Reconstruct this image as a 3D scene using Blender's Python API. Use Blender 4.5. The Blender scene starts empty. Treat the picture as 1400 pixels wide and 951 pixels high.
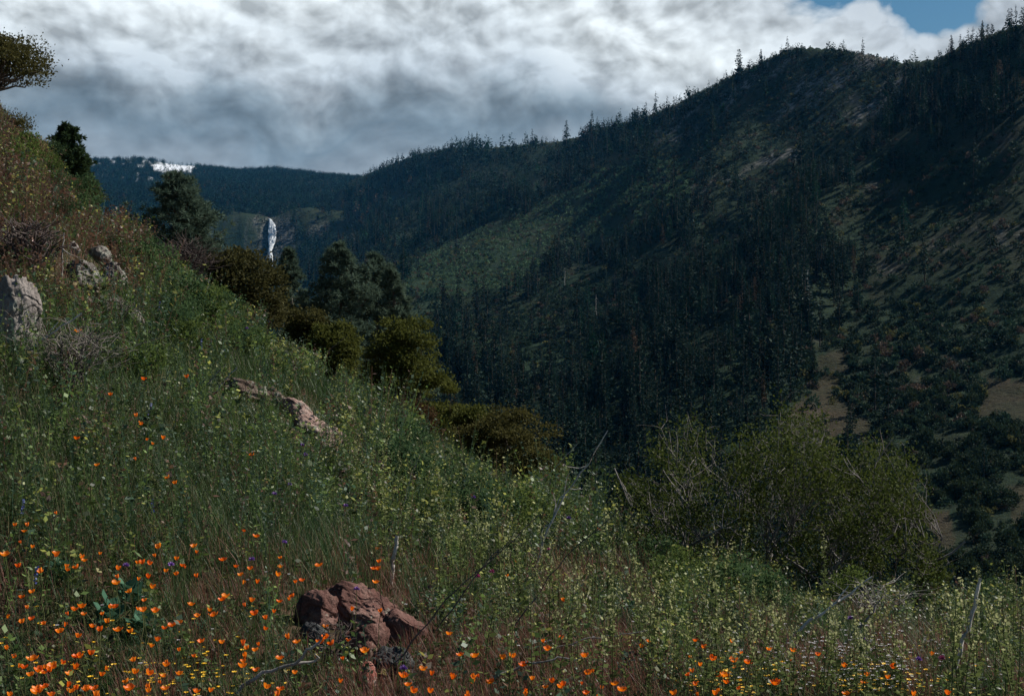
import bpy, math, numpy as np
from mathutils import Vector
R = np.random.default_rng(7)
S = bpy.context.scene
COL = S.collection
F, CX, CY = 1750.0, 700.0, 475.5          # lens in photo pixels (45 mm on a 36 mm film)

# ------------------------------------------------------------------ noise
def _h(ix, iy, iz, seed):
    h = (ix.astype(np.int64)*374761393 + iy.astype(np.int64)*668265263 + iz.astype(np.int64)*2147483647 + seed*974634777) & 0xffffffff
    h = ((h ^ (h >> 13))*1274126177) & 0xffffffff
    h = ((h ^ (h >> 15))*2246822519) & 0xffffffff
    return ((h ^ (h >> 16)) & 0xffffff)/16777215.0
def vnoise(x, y, z=None, seed=0):
    x = np.asarray(x, float); y = np.asarray(y, float)
    z = np.zeros_like(x) if z is None else np.asarray(z, float)
    x0, y0, z0 = np.floor(x), np.floor(y), np.floor(z)
    fx, fy, fz = x-x0, y-y0, z-z0
    fx, fy, fz = [t*t*t*(t*(t*6-15)+10) for t in (fx, fy, fz)]
    r = 0
    for a in (0, 1):
        for b in (0, 1):
            for c in ((0, 1) if np.any(fz) else (0,)):
                w = (fx if a else 1-fx)*(fy if b else 1-fy)*(fz if c else 1-fz)
                r = r + w*_h(x0+a, y0+b, z0+c, seed)
    return r*2-1
def fbm(x, y, z=None, o=4, seed=0, g=.5):
    s = 0; a = 1.; t = 0
    for i in range(o):
        k = 2.03**i
        s = s + a*vnoise(x*k+i*17.3, y*k+i*9.1, None if z is None else z*k+i*5.7, seed+i); t += a; a *= g
    return s/t
def sstep(a, b, x):
    t = np.clip((x-a)/(b-a), 0, 1); return t*t*(3-2*t)

# ------------------------------------------------------------------ mesh building
class M:
    """collects vertices, quads, material slots and vertex colours into ONE mesh"""
    def __init__(s): s.v = []; s.q = []; s.m = []; s.c = []; s.n = 0; s.has = False
    def add(s, v, q, mat=0, col=None):
        v = np.asarray(v, np.float32).reshape(-1, 3); q = np.asarray(q, np.int64).reshape(-1, 4)
        s.v.append(v); s.q.append(q+s.n); s.m.append(np.full(len(q), mat, np.int32)); s.n += len(v)
        if col is None: c = np.ones((len(v), 3), np.float32)
        else:
            s.has = True; c = np.broadcast_to(np.asarray(col, np.float32), (len(v), 3))
        s.c.append(c); return s
    def mesh(s, name, mats, smooth=False):
        v = np.concatenate(s.v); q = np.concatenate(s.q).astype(np.int32)
        me = bpy.data.meshes.new(name)
        me.vertices.add(len(v)); me.vertices.foreach_set('co', v.ravel())
        me.loops.add(q.size); me.loops.foreach_set('vertex_index', q.ravel())
        me.polygons.add(len(q)); me.polygons.foreach_set('loop_start', np.arange(0, q.size, 4, dtype=np.int32))
        me.polygons.foreach_set('material_index', np.concatenate(s.m))
        if smooth: me.polygons.foreach_set('use_smooth', np.ones(len(q), bool))
        if s.has:
            a = me.attributes.new('col', 'FLOAT_COLOR', 'POINT')
            c = np.concatenate(s.c); a.data.foreach_set('color', np.concatenate([c, np.ones((len(c), 1), np.float32)], 1).astype(np.float32).ravel())
        for m in (mats if isinstance(mats, (list, tuple)) else [mats]): me.materials.append(m)
        me.update(); return me
def link(name, data, parent=None, loc=None, rz=0., scale=None, label=None, cat=None, group=None, kind=None):
    o = bpy.data.objects.new(name, data); COL.objects.link(o)
    if parent is not None: o.parent = parent
    if loc is not None: o.location = [float(t) for t in loc]
    if rz: o.rotation_euler = (0, 0, float(rz))
    if scale is not None: o.scale = [float(t) for t in (scale if np.ndim(scale) else (scale,)*3)]
    for k, t in (('label', label), ('category', cat), ('group', group), ('kind', kind)):
        if t: o[k] = t
    return o
def nrm(a): return a/np.maximum(np.linalg.norm(a, axis=-1, keepdims=True), 1e-9)
def rdir(n, r=R): return nrm(r.normal(size=(n, 3)))
def leaves(c, d, n, L, W, fat=.45):
    """rhombic leaf blades: base c, axis d, facing n, length L, width W"""
    d = nrm(d); s = nrm(np.cross(d, n)); L = np.asarray(L).reshape(-1, 1)*np.ones((len(c), 1)); W = np.asarray(W).reshape(-1, 1)*np.ones((len(c), 1))
    m = c+d*L*fat
    v = np.stack([c, m+s*W*.5, c+d*L, m-s*W*.5], 1).reshape(-1, 3)
    return v, np.arange(len(c)*4).reshape(-1, 4)
def tube(p, r, k=5):
    p = np.asarray(p, float); r = np.ones(len(p))*r
    t = nrm(np.gradient(p, axis=0)); up = np.array([.31, .17, .93]); up = np.where(np.abs(t@up)[:, None] > .95, np.array([1., 0, 0]), up)
    a = nrm(np.cross(t, up)); b = np.cross(t, a); an = np.arange(k)/k*2*np.pi
    v = p[:, None]+r[:, None, None]*(np.cos(an)[None, :, None]*a[:, None]+np.sin(an)[None, :, None]*b[:, None])
    i = np.arange(len(p)-1)[:, None]*k; j = np.arange(k)[None]; j2 = (j+1) % k
    return v.reshape(-1, 3), np.stack([i+j, i+j2, i+k+j2, i+k+j], -1).reshape(-1, 4)
def bend(a, b, sag, n=6, r=R, wob=.03):
    """a curved run of points from a to b"""
    a = np.asarray(a, float); b = np.asarray(b, float); t = np.linspace(0, 1, n)[:, None]
    p = a+(b-a)*t+np.asarray(sag)*(4*t*(1-t)); w = np.linalg.norm(b-a)*wob
    p[1:-1] += r.normal(size=(n-2, 3))*w; return p
def stamp(V, Q, pos, rot, sx, sz):
    """copies of one template shape merged into arrays (for ground cover that is one object)"""
    c, s = np.cos(rot)[:, None], np.sin(rot)[:, None]; sx = sx[:, None]; sz = sz[:, None]
    x = (V[None, :, 0]*c-V[None, :, 1]*s)*sx; y = (V[None, :, 0]*s+V[None, :, 1]*c)*sx; z = V[None, :, 2]*sz
    v = np.stack([x, y, z], -1)+pos[:, None]
    return v.reshape(-1, 3), (Q[None]+(np.arange(len(pos))*len(V))[:, None, None]).reshape(-1, 4)

# ------------------------------------------------------------------ materials
def newmat(name):
    m = bpy.data.materials.new(name); m.use_nodes = True; nt = m.node_tree; nt.nodes.clear()
    out = nt.nodes.new('ShaderNodeOutputMaterial'); return m, nt, out
def N(nt, t, **k):
    n = nt.nodes.new(t)
    for a, b in k.items(): setattr(n, a, b)
    return n
def mixc(nt, f, a, b, mode='MIX'):
    n = N(nt, 'ShaderNodeMix', data_type='RGBA', blend_type=mode)
    for s, v in ((n.inputs[0], f), (n.inputs[6], a), (n.inputs[7], b)):
        if hasattr(v, 'links') or isinstance(v, bpy.types.NodeSocket): nt.links.new(v, s)
        elif np.ndim(v): s.default_value = (*v[:3], 1)
        else: s.default_value = v
    return n.outputs[2]
def mth(nt, op, a, b=0., c=0.):
    n = N(nt, 'ShaderNodeMath', operation=op)
    for s, v in zip(n.inputs, (a, b, c)):
        if isinstance(v, bpy.types.NodeSocket): nt.links.new(v, s)
        else: s.default_value = v
    return n.outputs[0]
def noise(nt, vec, scale, detail=4, rough=.55, dist=0.):
    n = N(nt, 'ShaderNodeTexNoise'); n.inputs['Scale'].default_value = scale; n.inputs['Detail'].default_value = detail
    n.inputs['Roughness'].default_value = rough; n.inputs['Distortion'].default_value = dist
    if vec is not None: nt.links.new(vec, n.inputs['Vector'])
    return n.outputs['Fac']
def ramp(nt, f, *st):
    n = N(nt, 'ShaderNodeValToRGB'); e = n.color_ramp.elements
    while len(e) < len(st): e.new(.5)
    for x, (p, c) in zip(e, st): x.position = p; x.color = (*c, 1) if np.ndim(c) else (c, c, c, 1)
    nt.links.new(f, n.inputs[0]); return n.outputs[0]
def leafmat(name, c1, c2, trans=.35, src='obj', rough=.7, spec=.05):
    """foliage: colour varies from leaf to leaf and from plant to plant; some light passes through"""
    m, nt, out = newmat(name); g = N(nt, 'ShaderNodeNewGeometry')
    isl = g.outputs['Random Per Island']
    if src == 'obj':
        oi = N(nt, 'ShaderNodeObjectInfo'); f = mth(nt, 'ADD', mth(nt, 'MULTIPLY', isl, .55), mth(nt, 'MULTIPLY', oi.outputs['Random'], .45)); c = mixc(nt, f, c1, c2)
    else:
        at = N(nt, 'ShaderNodeAttribute', attribute_name='col')
        c = mixc(nt, 1., at.outputs['Color'], mixc(nt, isl, c1, c2), 'MULTIPLY')
    p = N(nt, 'ShaderNodeBsdfPrincipled'); p.inputs['Roughness'].default_value = rough; p.inputs['Specular IOR Level'].default_value = spec
    nt.links.new(c, p.inputs['Base Color'])
    t = N(nt, 'ShaderNodeBsdfTranslucent'); nt.links.new(c, t.inputs['Color'])
    ms = N(nt, 'ShaderNodeMixShader'); ms.inputs[0].default_value = trans
    nt.links.new(p.outputs[0], ms.inputs[1]); nt.links.new(t.outputs[0], ms.inputs[2]); nt.links.new(ms.outputs[0], out.inputs[0])
    return m
def barkmat(name, c1, c2, scale=8., bump=.4):
    m, nt, out = newmat(name); tc = N(nt, 'ShaderNodeTexCoord'); f = noise(nt, tc.outputs['Object'], scale, 5, .65)
    p = N(nt, 'ShaderNodeBsdfPrincipled'); p.inputs['Roughness'].default_value = .85; p.inputs['Specular IOR Level'].default_value = .15
    nt.links.new(ramp(nt, f, (.35, c1), (.65, c2)), p.inputs['Base Color'])
    b = N(nt, 'ShaderNodeBump'); b.inputs['Strength'].default_value = bump; b.inputs['Distance'].default_value = .02
    nt.links.new(f, b.inputs['Height']); nt.links.new(b.outputs[0], p.inputs['Normal']); nt.links.new(p.outputs[0], out.inputs[0]); return m
def rockmat(name, cols, scale=4., lichen=(.3, .31, .26), lam=.56):
    m, nt, out = newmat(name); tc = N(nt, 'ShaderNodeTexCoord'); v = tc.outputs['Object']
    f = noise(nt, v, scale, 8, .65, .6); c = ramp(nt, f, (.32, cols[0]), (.48, cols[1]), (.66, cols[2]))
    l = noise(nt, v, scale*2.3, 6, .7, .3); c = mixc(nt, ramp(nt, l, (lam, 0.), (lam+.07, .8)), c, lichen)
    fine = noise(nt, v, scale*22, 5, .7); c = mixc(nt, .75, c, ramp(nt, fine, (.3, .35), (.7, 1.15)), 'MULTIPLY')
    vo = N(nt, 'ShaderNodeTexVoronoi', feature='DISTANCE_TO_EDGE'); vo.inputs['Scale'].default_value = scale*1.4
    wv = N(nt, 'ShaderNodeMixRGB'); wv.inputs[0].default_value = .25; nt.links.new(v, wv.inputs[1])
    nn = N(nt, 'ShaderNodeTexNoise'); nn.inputs['Scale'].default_value = scale; nt.links.new(v, nn.inputs['Vector']); nt.links.new(nn.outputs['Color'], wv.inputs[2]); nt.links.new(wv.outputs[0], vo.inputs['Vector'])
    cr = ramp(nt, vo.outputs['Distance'], (0., 0.), (.05, 1.))
    p = N(nt, 'ShaderNodeBsdfPrincipled'); p.inputs['Roughness'].default_value = .9; p.inputs['Specular IOR Level'].default_value = .2
    nt.links.new(c, p.inputs['Base Color'])
    h = mth(nt, 'ADD', mth(nt, 'MULTIPLY', f, .7), mth(nt, 'ADD', mth(nt, 'MULTIPLY', fine, .25), mth(nt, 'MULTIPLY', cr, .35)))
    b = N(nt, 'ShaderNodeBump'); b.inputs['Strength'].default_value = 1.; b.inputs['Distance'].default_value = .05
    nt.links.new(h, b.inputs['Height']); nt.links.new(b.outputs[0], p.inputs['Normal']); nt.links.new(p.outputs[0], out.inputs[0]); return m

# ------------------------------------------------------------------ terrain heights (z over depth, one continuous land surface)
PX = np.unique(np.concatenate([np.arange(-1400, -60, 40.), np.arange(-60, 1461, 4.), np.arange(1460, 2841, 40.)]))
LY = np.linspace(math.log(.4), math.log(9500.), 800); YY = np.exp(LY)
def ip(x, *pts):
    a = np.array(pts, float); return np.interp(x, a[:, 0], a[:, 1])
EDGE = [(-1400, -450), (-300, 0), (-100, 90), (0, 165), (60, 208), (100, 258), (150, 305), (200, 350), (300, 430), (400, 497), (500, 572), (600, 645), (700, 700), (800, 742), (900, 775), (1000, 798), (1100, 815), (1200, 832), (1300, 842), (1400, 846), (1600, 852), (2840, 900)]
def edge_py(px): return ip(px, *EDGE)
def edge_y(px): return ip(px, (-1400, 75), (0, 60), (100, 50), (200, 42), (400, 28), (550, 20), (700, 15), (850, 11.5), (1000, 10), (1200, 9), (1400, 8.5), (2840, 8))
def near_y0(px): return ip(px, (-1400, 4.), (0, 4.3), (700, 4.7), (1400, 5.3), (2840, 5.8))
def near_py(px, Y):
    ps, ye, y0 = edge_py(px), edge_y(px), near_y0(px)
    t = (1/Y-1/ye)/(1/y0-1/ye); p = ps+(951-ps)*np.sign(t)*np.abs(t)**1.22
    z0 = (CY-951)/F*y0; zz = -1.52+(z0+1.52)*(Y/y0); p = np.where(Y < y0, CY-F*zz/Y, p)
    back = ps+90*np.maximum(np.log2(np.maximum(Y/ye, 1)), 0)**1.5
    return np.where(Y > ye, back, p)
# opposite mountain: for each bearing seven depths and the row each shows at
TB = [(-1400, [450, 900, 1500, 2200, 2900, 3300, 3600], [660, 620, 580, 550, 530, 515, 500]),
 (0, [450, 900, 1500, 2200, 2900, 3300, 3600], [640, 600, 560, 530, 510, 495, 480]),
 (300, [450, 900, 1500, 2200, 2900, 3400, 3800], [640, 560, 510, 480, 450, 435, 425]),
 (400, [450, 900, 1500, 2200, 3000, 3600, 3950], [650, 560, 490, 440, 400, 365, 345]),
 (490, [450, 800, 1300, 2000, 3000, 4000, 4600], [670, 560, 470, 405, 340, 290, 238]),
 (620, [430, 700, 1000, 1500, 2300, 3200, 4000], [720, 600, 510, 430, 350, 270, 199]),
 (800, [400, 550, 800, 1150, 1700, 2400, 3000], [780, 660, 560, 455, 350, 258, 182]),
 (1000, [370, 480, 650, 900, 1300, 1750, 2200], [850, 690, 560, 440, 310, 195, 105]),
 (1200, [340, 430, 560, 720, 950, 1300, 1700], [920, 740, 610, 500, 370, 220, 70]),
 (1400, [300, 360, 460, 600, 780, 1000, 1250], [980, 820, 680, 530, 380, 210, 36]),
 (1600, [300, 360, 460, 600, 780, 1000, 1230], [1000, 840, 690, 535, 380, 205, 22]),
 (2840, [300, 360, 460, 600, 780, 1000, 1250], [1000, 840, 690, 540, 390, 225, 60])]
RIDGE = [(300, 425), (350, 400), (380, 368), (400, 345), (440, 292), (470, 254), (490, 243), (520, 232), (560, 216), (620, 201), (690, 197), (740, 196), (765, 196), (800, 184), (860, 167), (900, 154), (940, 138), (1000, 108), (1050, 82), (1075, 70), (1130, 68), (1200, 74), (1230, 82), (1260, 80), (1300, 66), (1350, 51), (1400, 38), (1500, 26), (1600, 22), (2840, 60)]
def kern(a, n):
    k = np.hanning(n+2)[1:-1]; k /= k.sum(); return np.convolve(np.pad(a, n//2, mode='edge'), k, 'same')[n//2:-(n//2)]
tp = [t[0] for t in TB]
TY = np.stack([np.interp(PX, tp, [math.log(t[1][i]) for t in TB]) for i in range(7)], 1)
TP = np.stack([np.interp(PX, tp, [t[2][i] for t in TB]) for i in range(7)], 1)
for i in range(7): TY[:, i] = kern(TY[:, i], 31); TP[:, i] = kern(TP[:, i], 31)
rdg = np.where(PX > 300, np.interp(PX, [r[0] for r in RIDGE], [r[1] for r in RIDGE]), TP[:, 6])
TP[:, 6] = kern(rdg, 5)
FR = ip(PX, (-1400, 225), (0, 218), (130, 219), (180, 216), (230, 224), (270, 229), (330, 234), (375, 230), (420, 237), (470, 246), (520, 255), (600, 262), (800, 280), (2840, 300))
GX = (PX[:, None]-CX)/F*YY[None]; GY = np.broadcast_to(YY[None], GX.shape)
PG = np.broadcast_to(PX[:, None], GX.shape)
pn = near_py(PG, GY); ZN = (CY-pn)/F*GY
ZN += (.05*fbm(GX/1.3, GY/1.3, o=4, seed=3)+.16*fbm(GX/6, GY/6, o=2, seed=5)*sstep(4, 14, GY))*sstep(1.5, 5, GY)
ZR = np.empty_like(GX); ZF = np.empty_like(GX)
def seg(px, py, pts):
    d = np.full(px.shape, 1e9)
    for (a, b), (c, e) in zip(pts[:-1], pts[1:]):
        t = np.clip(((px-a)*(c-a)+(py-b)*(e-b))/((c-a)**2+(e-b)**2), 0, 1); d = np.minimum(d, np.hypot(px-a-t*(c-a), py-b-t*(e-b)))
    return d
PR = np.empty_like(GX)
for i, px in enumerate(PX):
    ly = TY[i]; p = np.interp(LY, ly, TP[i], left=TP[i, 0]+0, right=TP[i, 6])
    ps = np.interp(LY, ly, TP[i]); k = np.hanning(33)[1:-1]; k /= k.sum(); sm = np.convolve(np.pad(ps, 15, mode='edge'), k, 'valid')
    inside = sstep(ly[6], ly[6]-.25, LY); p = np.where(LY < ly[6], sm*inside+ps*(1-inside), ps)
    z = (CY-p)/F*YY; Yr = math.exp(ly[6]); Yv = math.exp(ly[0])
    zr = (CY-TP[i, 6])/F*Yr; zv = (CY-TP[i, 0])/F*Yv
    z = np.where(YY > Yr, zr-.38*np.maximum(YY-Yr, 0)**2/(np.abs(YY-Yr)+180), z); z = np.where(YY < Yv, zv-.05*(Yv-YY), z)
    ZR[i] = np.maximum(z, -95); PR[i] = p
    fy = np.log([1500, 2600, 3500, 3720, 3900, 4700, 5900, 7000]); fp = [500, 475, 405, 368, 303, 280, 254, FR[i]]
    p = np.interp(LY, fy, fp); z = (CY-p)/F*YY; z = np.where(YY > 7000, (CY-FR[i])/F*7000-.3*(YY-7000), z); z = np.where(YY < 1500, -60, z); ZF[i] = z
nearridge = sstep(0, .35, TY[:, 6][:, None]-LY[None])          # 0 on the crest
rel = 1-np.abs(fbm(GX/420, GY/520, o=5, seed=11))*2.4
ZR += rel*26*sstep(380, 1300, GY)*(.25+.75*nearridge)+7*fbm(GX/60, GY/60, o=4, seed=21)*sstep(330, 700, GY)*(.3+.7*nearridge)
for pts, a, w in (([(905, 165), (870, 210), (742, 290), (640, 350), (560, 392)], .016, 38), ([(1290, 195), (1200, 235), (1120, 330), (1080, 430)], .014, 34), ([(1075, 72), (1020, 180), (960, 270), (880, 330)], .010, 30),
                  ([(960, 190), (930, 260), (880, 310), (800, 345)], -.010, 26), ([(1240, 90), (1190, 190), (1080, 270), (980, 320)], -.012, 30)):
    ZR += a*GY*np.exp(-(seg(PG, PR, pts)/w)**2)*nearridge*sstep(300, 500, GY)
fr = sstep(0, .2, math.log(7000)-LY)[None]
ZF += (34*(1-np.abs(fbm(GX/600, GY/700, o=4, seed=31))*2)+16*fbm(GX/170, GY/170, o=4, seed=33)+14*np.abs(fbm(GX/55, GY/70, o=3, seed=35)))*sstep(2500, 3600, GY)*(.25+.75*fr)*(1-.75*np.exp(-((PG-372)/26)**2)*sstep(4400, 4000, GY))
Z = np.maximum(np.maximum(ZN, np.where(GY > 150, ZR, -1e4)), np.maximum(np.where(GY > 1500, ZF, -1e4), -70-.02*GY))
EL = Z/GY; CM = np.maximum.accumulate(EL, 1)
def _ix(px, Y):
    fi = np.interp(px, PX, np.arange(len(PX))); fj = (np.log(np.maximum(Y, .41))-LY[0])/(LY[1]-LY[0])
    i = np.clip(fi.astype(int), 0, len(PX)-2); j = np.clip(fj.astype(int), 0, len(LY)-2); return i, j, fi-i, fj-j
def bil(T, px, Y):
    px = np.asarray(px, float); Y = np.asarray(Y, float); i, j, a, b = _ix(px, Y)
    return (T[i, j]*(1-a)+T[i+1, j]*a)*(1-b)+(T[i, j+1]*(1-a)+T[i+1, j+1]*a)*b
def gz(px, Y): return bil(Z, px, Y)                              # ground height on bearing px at depth Y
def world(px, Y): return np.stack([(np.asarray(px)-CX)/F*Y, np.asarray(Y)+0., gz(px, Y)], -1)
def row(z, Y): return CY-F*z/Y
def spot(px, py, h=0., ymin=2.5, ymax=8000):
    """the depth at which something h tall standing on the ground shows its top at row py"""
    e = (CY-py)/F; y = YY[(YY > ymin) & (YY < ymax)]; z = gz(np.full(len(y), px), y)+h-e*y
    k = np.argmax(z >= 0)
    if z[k] < 0: return None
    if k == 0: return y[0]
    t = -z[k-1]/(z[k]-z[k-1]); return y[k-1]+(y[k]-y[k-1])*t

# surface masks of the land (what grows or lies there)
rown = CY-F*EL
def poly(px, py, P):
    ins = np.zeros(np.shape(px), bool); P = np.array(P, float); j = len(P)-1
    for i in range(len(P)):
        a, b = P[i]; c, d = P[j]
        ins ^= ((b > py) != (d > py)) & (px < (c-a)*(py-b)/((d-b) if d != b else 1e-9)+a); j = i
    return ins
def soft(px, py, P, w=14, seed=1):
    return poly(px+w*fbm(px/30, py/30, o=3, seed=seed), py+w*fbm(px/30, py/30, o=3, seed=seed+9), P)
P_A = [(350, 385), (385, 350), (440, 240), (500, 225), (560, 200), (690, 180), (760, 180), (830, 165), (910, 140), (890, 195), (800, 238), (745, 278), (690, 300), (620, 318), (550, 345), (520, 372), (470, 380), (420, 400)]
P_B = [(1225, 95), (1290, 40), (1350, 30), (1430, 0), (1430, 150), (1340, 190), (1290, 205), (1200, 238), (1120, 285), (1010, 310), (940, 345), (860, 360), (790, 395), (720, 420), (700, 395), (760, 352), (870, 318), (960, 285), (1090, 262), (1180, 225)]
P_L = [(590, 470), (650, 500), (720, 520), (790, 480), (850, 420), (900, 390), (1000, 350), (1090, 335), (1180, 330), (1150, 420), (1110, 470), (1085, 540), (1060, 640), (1000, 740), (800, 760), (720, 720), (640, 600)]
P_S = [(745, 280), (880, 205), (935, 215), (960, 262), (880, 318), (760, 350), (700, 392), (600, 410), (545, 405), (560, 360), (660, 316)]
P_T = [(920, 150), (1000, 100), (1070, 55), (1225, 60), (1232, 120), (1180, 225), (1090, 265), (960, 290), (935, 215), (890, 195)]
P_R = [(1345, 190), (1440, 140), (1500, -60), (2900, -300), (2900, 1000), (1100, 1000), (1050, 640), (1085, 540), (1110, 470), (1190, 420), (1180, 325), (1110, 318), (1200, 238), (1300, 200)]
P_C = [[(1120, 486), (1160, 472), (1162, 498), (1138, 540), (1190, 574), (1185, 606), (1050, 606), (1085, 556), (1112, 530)], [(1345, 520), (1440, 515), (1440, 575), (1335, 572)], [(1375, 670), (1440, 650), (1440, 760), (1385, 720)], [(1260, 690), (1300, 700), (1310, 760), (1250, 740)]]
mt = GY > 330
mR = mt & soft(PG, rown, P_R, 10, 4); mT = mt & soft(PG, rown, P_T, 14, 5); mC = np.zeros_like(mR)
for P in P_C: mC |= mt & soft(PG, rown, P, 5, 6)
rn = fbm(GX/45, GY/60, o=5, seed=41)
rockm = np.where(mT, sstep(.12, .34, rn), 0)*.8+np.where(mR, sstep(.38, .5, rn), 0)*.3
cl = sstep(30, 14, np.abs(PG-374)+22*fbm(PG/8, rown/8, o=4, seed=8))*sstep(292, 305, rown)*sstep(372, 352, rown)*(GY > 3300)
cl2 = sstep(18, 6, np.abs(PG-438)+8*fbm(PG/7, rown/7, o=3, seed=9))*sstep(298, 310, rown)*sstep(345, 330, rown)*(GY > 2500)
rockm = np.maximum(rockm, np.maximum(cl, cl2)); rockm = np.maximum(rockm*np.where(GY > 2500, .7, 1), .22*sstep(75, 30, np.abs(PG-335))*sstep(292, 306, rown)*(GY > 3400)*(GY < 4300)*sstep(.0, .35, fbm(PG/7, rown/5, o=4, seed=77)))
sn = fbm(PG/9, rown/4.5, o=4, seed=51)
snow = (GY > 5500)*np.maximum(sstep(1.3, .85, np.hypot((PG-240)/36, (rown-228)/10)+.5*sn+1.1*np.abs(fbm(PG/5, rown/2.5, o=3, seed=57))), sstep(.2, .4, sn)*sstep(80, 30, np.abs(PG-170))*sstep(240, 228, rown)+.5*sstep(.32, .45, sn)*sstep(300, 270, PG)*sstep(270, 252, rown))
brown = np.where(mC, 1., np.where(mR, .15+.8*rn, .08+.5*fbm(GX/90, GY/120, o=4, seed=61)))
MASK = np.stack([np.clip(rockm, 0, 1), np.clip(snow, 0, 1), np.clip(brown, 0, 1)], -1)

def landmat(name, near):
    m, nt, out = newmat(name); at = N(nt, 'ShaderNodeAttribute', attribute_name='col'); sp = N(nt, 'ShaderNodeSeparateColor'); nt.links.new(at.outputs['Color'], sp.inputs[0])
    g = N(nt, 'ShaderNodeNewGeometry'); v = g.outputs['Position']; k = 1. if not near else 60.
    f1 = noise(nt, v, .02*k, 8, .65); f2 = noise(nt, v, .11*k, 8, .7); f3 = noise(nt, v, .45*k, 6, .75)
    if near: c = mixc(nt, ramp(nt, f1, (.4, 0.), (.62, 1.)), (.055, .04, .026), (.03, .035, .014)); c = mixc(nt, ramp(nt, f2, (.52, 0.), (.6, .7)), c, (.13, .085, .06))
    else:
        c = mixc(nt, sp.outputs[2], ramp(nt, f2, (.35, (.010, .022, .014)), (.65, (.024, .042, .022))), mixc(nt, .8, ramp(nt, f1, (.35, (.028, .034, .018)), (.65, (.064, .050, .033))), ramp(nt, f3, (.36, .35), (.62, 1.25)), 'MULTIPLY'))
        c = mixc(nt, mth(nt, 'MULTIPLY', sp.outputs[0], ramp(nt, f2, (.38, .3), (.56, 1.))), c, ramp(nt, f2, (.36, (.06, .06, .06)), (.64, (.27, .25, .235))))
        c = mixc(nt, sp.outputs[1], c, (.70, .73, .77))
    p = N(nt, 'ShaderNodeBsdfPrincipled'); p.inputs['Roughness'].default_value = .95; p.inputs['Specular IOR Level'].default_value = .05; nt.links.new(c, p.inputs['Base Color'])
    b = N(nt, 'ShaderNodeBump'); b.inputs['Strength'].default_value = .8; b.inputs['Distance'].default_value = .04 if near else 5.
    nt.links.new(f2, b.inputs['Height']); nt.links.new(b.outputs[0], p.inputs['Normal']); nt.links.new(p.outputs[0], out.inputs[0]); return m
def sheet(name, j0, j1, mat):
    n, w = len(PX), j1-j0+1; v = np.stack([GX, GY, Z], -1)[:, j0:j1+1].reshape(-1, 3)
    i = np.arange(n-1)[:, None]*w; j = np.arange(w-1)[None]
    q = np.stack([i+j, i+w+j, i+w+j+1, i+j+1], -1).reshape(-1, 4)
    a = M(); a.add(v, q, 0, MASK[:, j0:j1+1].reshape(-1, 3)); link(name, a.mesh(name, mat, True), kind='structure')
ja = int(np.searchsorted(YY, 210)); jb = int(np.searchsorted(YY, 5000))
sheet('hillside', 0, ja, landmat('hillside_soil', True)); sheet('mountain', ja, jb, landmat('mountain_ground', False)); sheet('far_mountain', jb, len(LY)-1, bpy.data.materials['mountain_ground'])

# ------------------------------------------------------------------ tree and shrub shapes
def conifer(r, levels, nb, ns, bare, rad, fs=1.):
    """unit-height conifer: returns needle sprays (v,q) - whorls of drooping boughs, gaps, ragged top"""
    c, d, nn, L = [], [], [], []
    skip = r.uniform(0, 1, levels) < .1; lean = r.normal(size=2)*.012
    for l in range(levels):
        t = (l+r.uniform(0, .7))/levels; z = bare+(1-bare)*t; rr = rad*min(1., 1.15*(1-t)**.72+.03)*(.45 if skip[l] else r.uniform(.75, 1.12))
        if t < .12: rr *= .7
        for b in range(max(3, int(nb*(1-.45*t)))):
            a = r.uniform(0, 2*np.pi); bl = rr*r.uniform(.45, 1.15); o = np.array([math.cos(a), math.sin(a), r.uniform(-.35, .15)+.5*t])
            for s in range(ns):
                fr = (s+r.uniform(.3, .9))/ns; p = o*bl*fr+np.array([lean[0]*z, lean[1]*z, z-.02*fr]); p += r.normal(size=3)*.006
                c.append(p); dd = o+r.normal(size=3)*.5; d.append(dd); nn.append(r.normal(size=3)); L.append((bl/ns*1.25+.018)*r.uniform(.7, 1.3)*fs)
    c, d, nn, L = map(np.array, (c, d, nn, L)); return leaves(c, d, nn, L, L*.62)
def trunk_of(h, r0, k=5, lean=(0, 0)):
    return tube(np.array([[0, 0, -.02*h], [lean[0]*.3*h, lean[1]*.3*h, .35*h], [lean[0]*h, lean[1]*h, .98*h]]), np.array([r0, r0*.7, r0*.12]), k)
def dome(r, n, clumps, ls):
    """unit dome shrub (radius 1, height 1) of leaf sprays in clumps"""
    cc = rdir(clumps, r); cc[:, 2] = np.abs(cc[:, 2]); cc *= r.uniform(.45, .85, (clumps, 1)); cr = r.uniform(.25, .45, clumps)
    k = r.integers(0, clumps, n); o = rdir(n, r); o[:, 2] = np.abs(o[:, 2])*1.1-.25; c = cc[k]+o*cr[k][:, None]*r.uniform(.55, 1.05, (n, 1)); c[:, 2] = np.maximum(c[:, 2], .02)
    return leaves(c, o+r.normal(size=(n, 3))*.6, r.normal(size=(n, 3)), r.uniform(.7, 1.3, n)*ls, r.uniform(.6, 1., n)*ls*.75)
m_con = leafmat('conifer_needles', (.008, .022, .016), (.020, .042, .028), .12)
m_con_s = leafmat('forest_needles', (.65, .65, .65), (1.4, 1.35, 1.3), .15, 'attr')
m_shr = leafmat('mountain_shrub_leaves', (.016, .032, .018), (.042, .060, .028), .2)
m_shr_s = leafmat('chaparral_leaves', (.6, .6, .6), (1.45, 1.4, 1.35), .2, 'attr')
m_bark = barkmat('dark_bark', (.05, .036, .026), (.11, .085, .065), 3.)
m_grey = barkmat('grey_bark', (.16, .14, .125), (.34, .31, .28), 14.)
m_pale = barkmat('bleached_wood', (.3, .27, .235), (.55, .51, .46), 20.)

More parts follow.
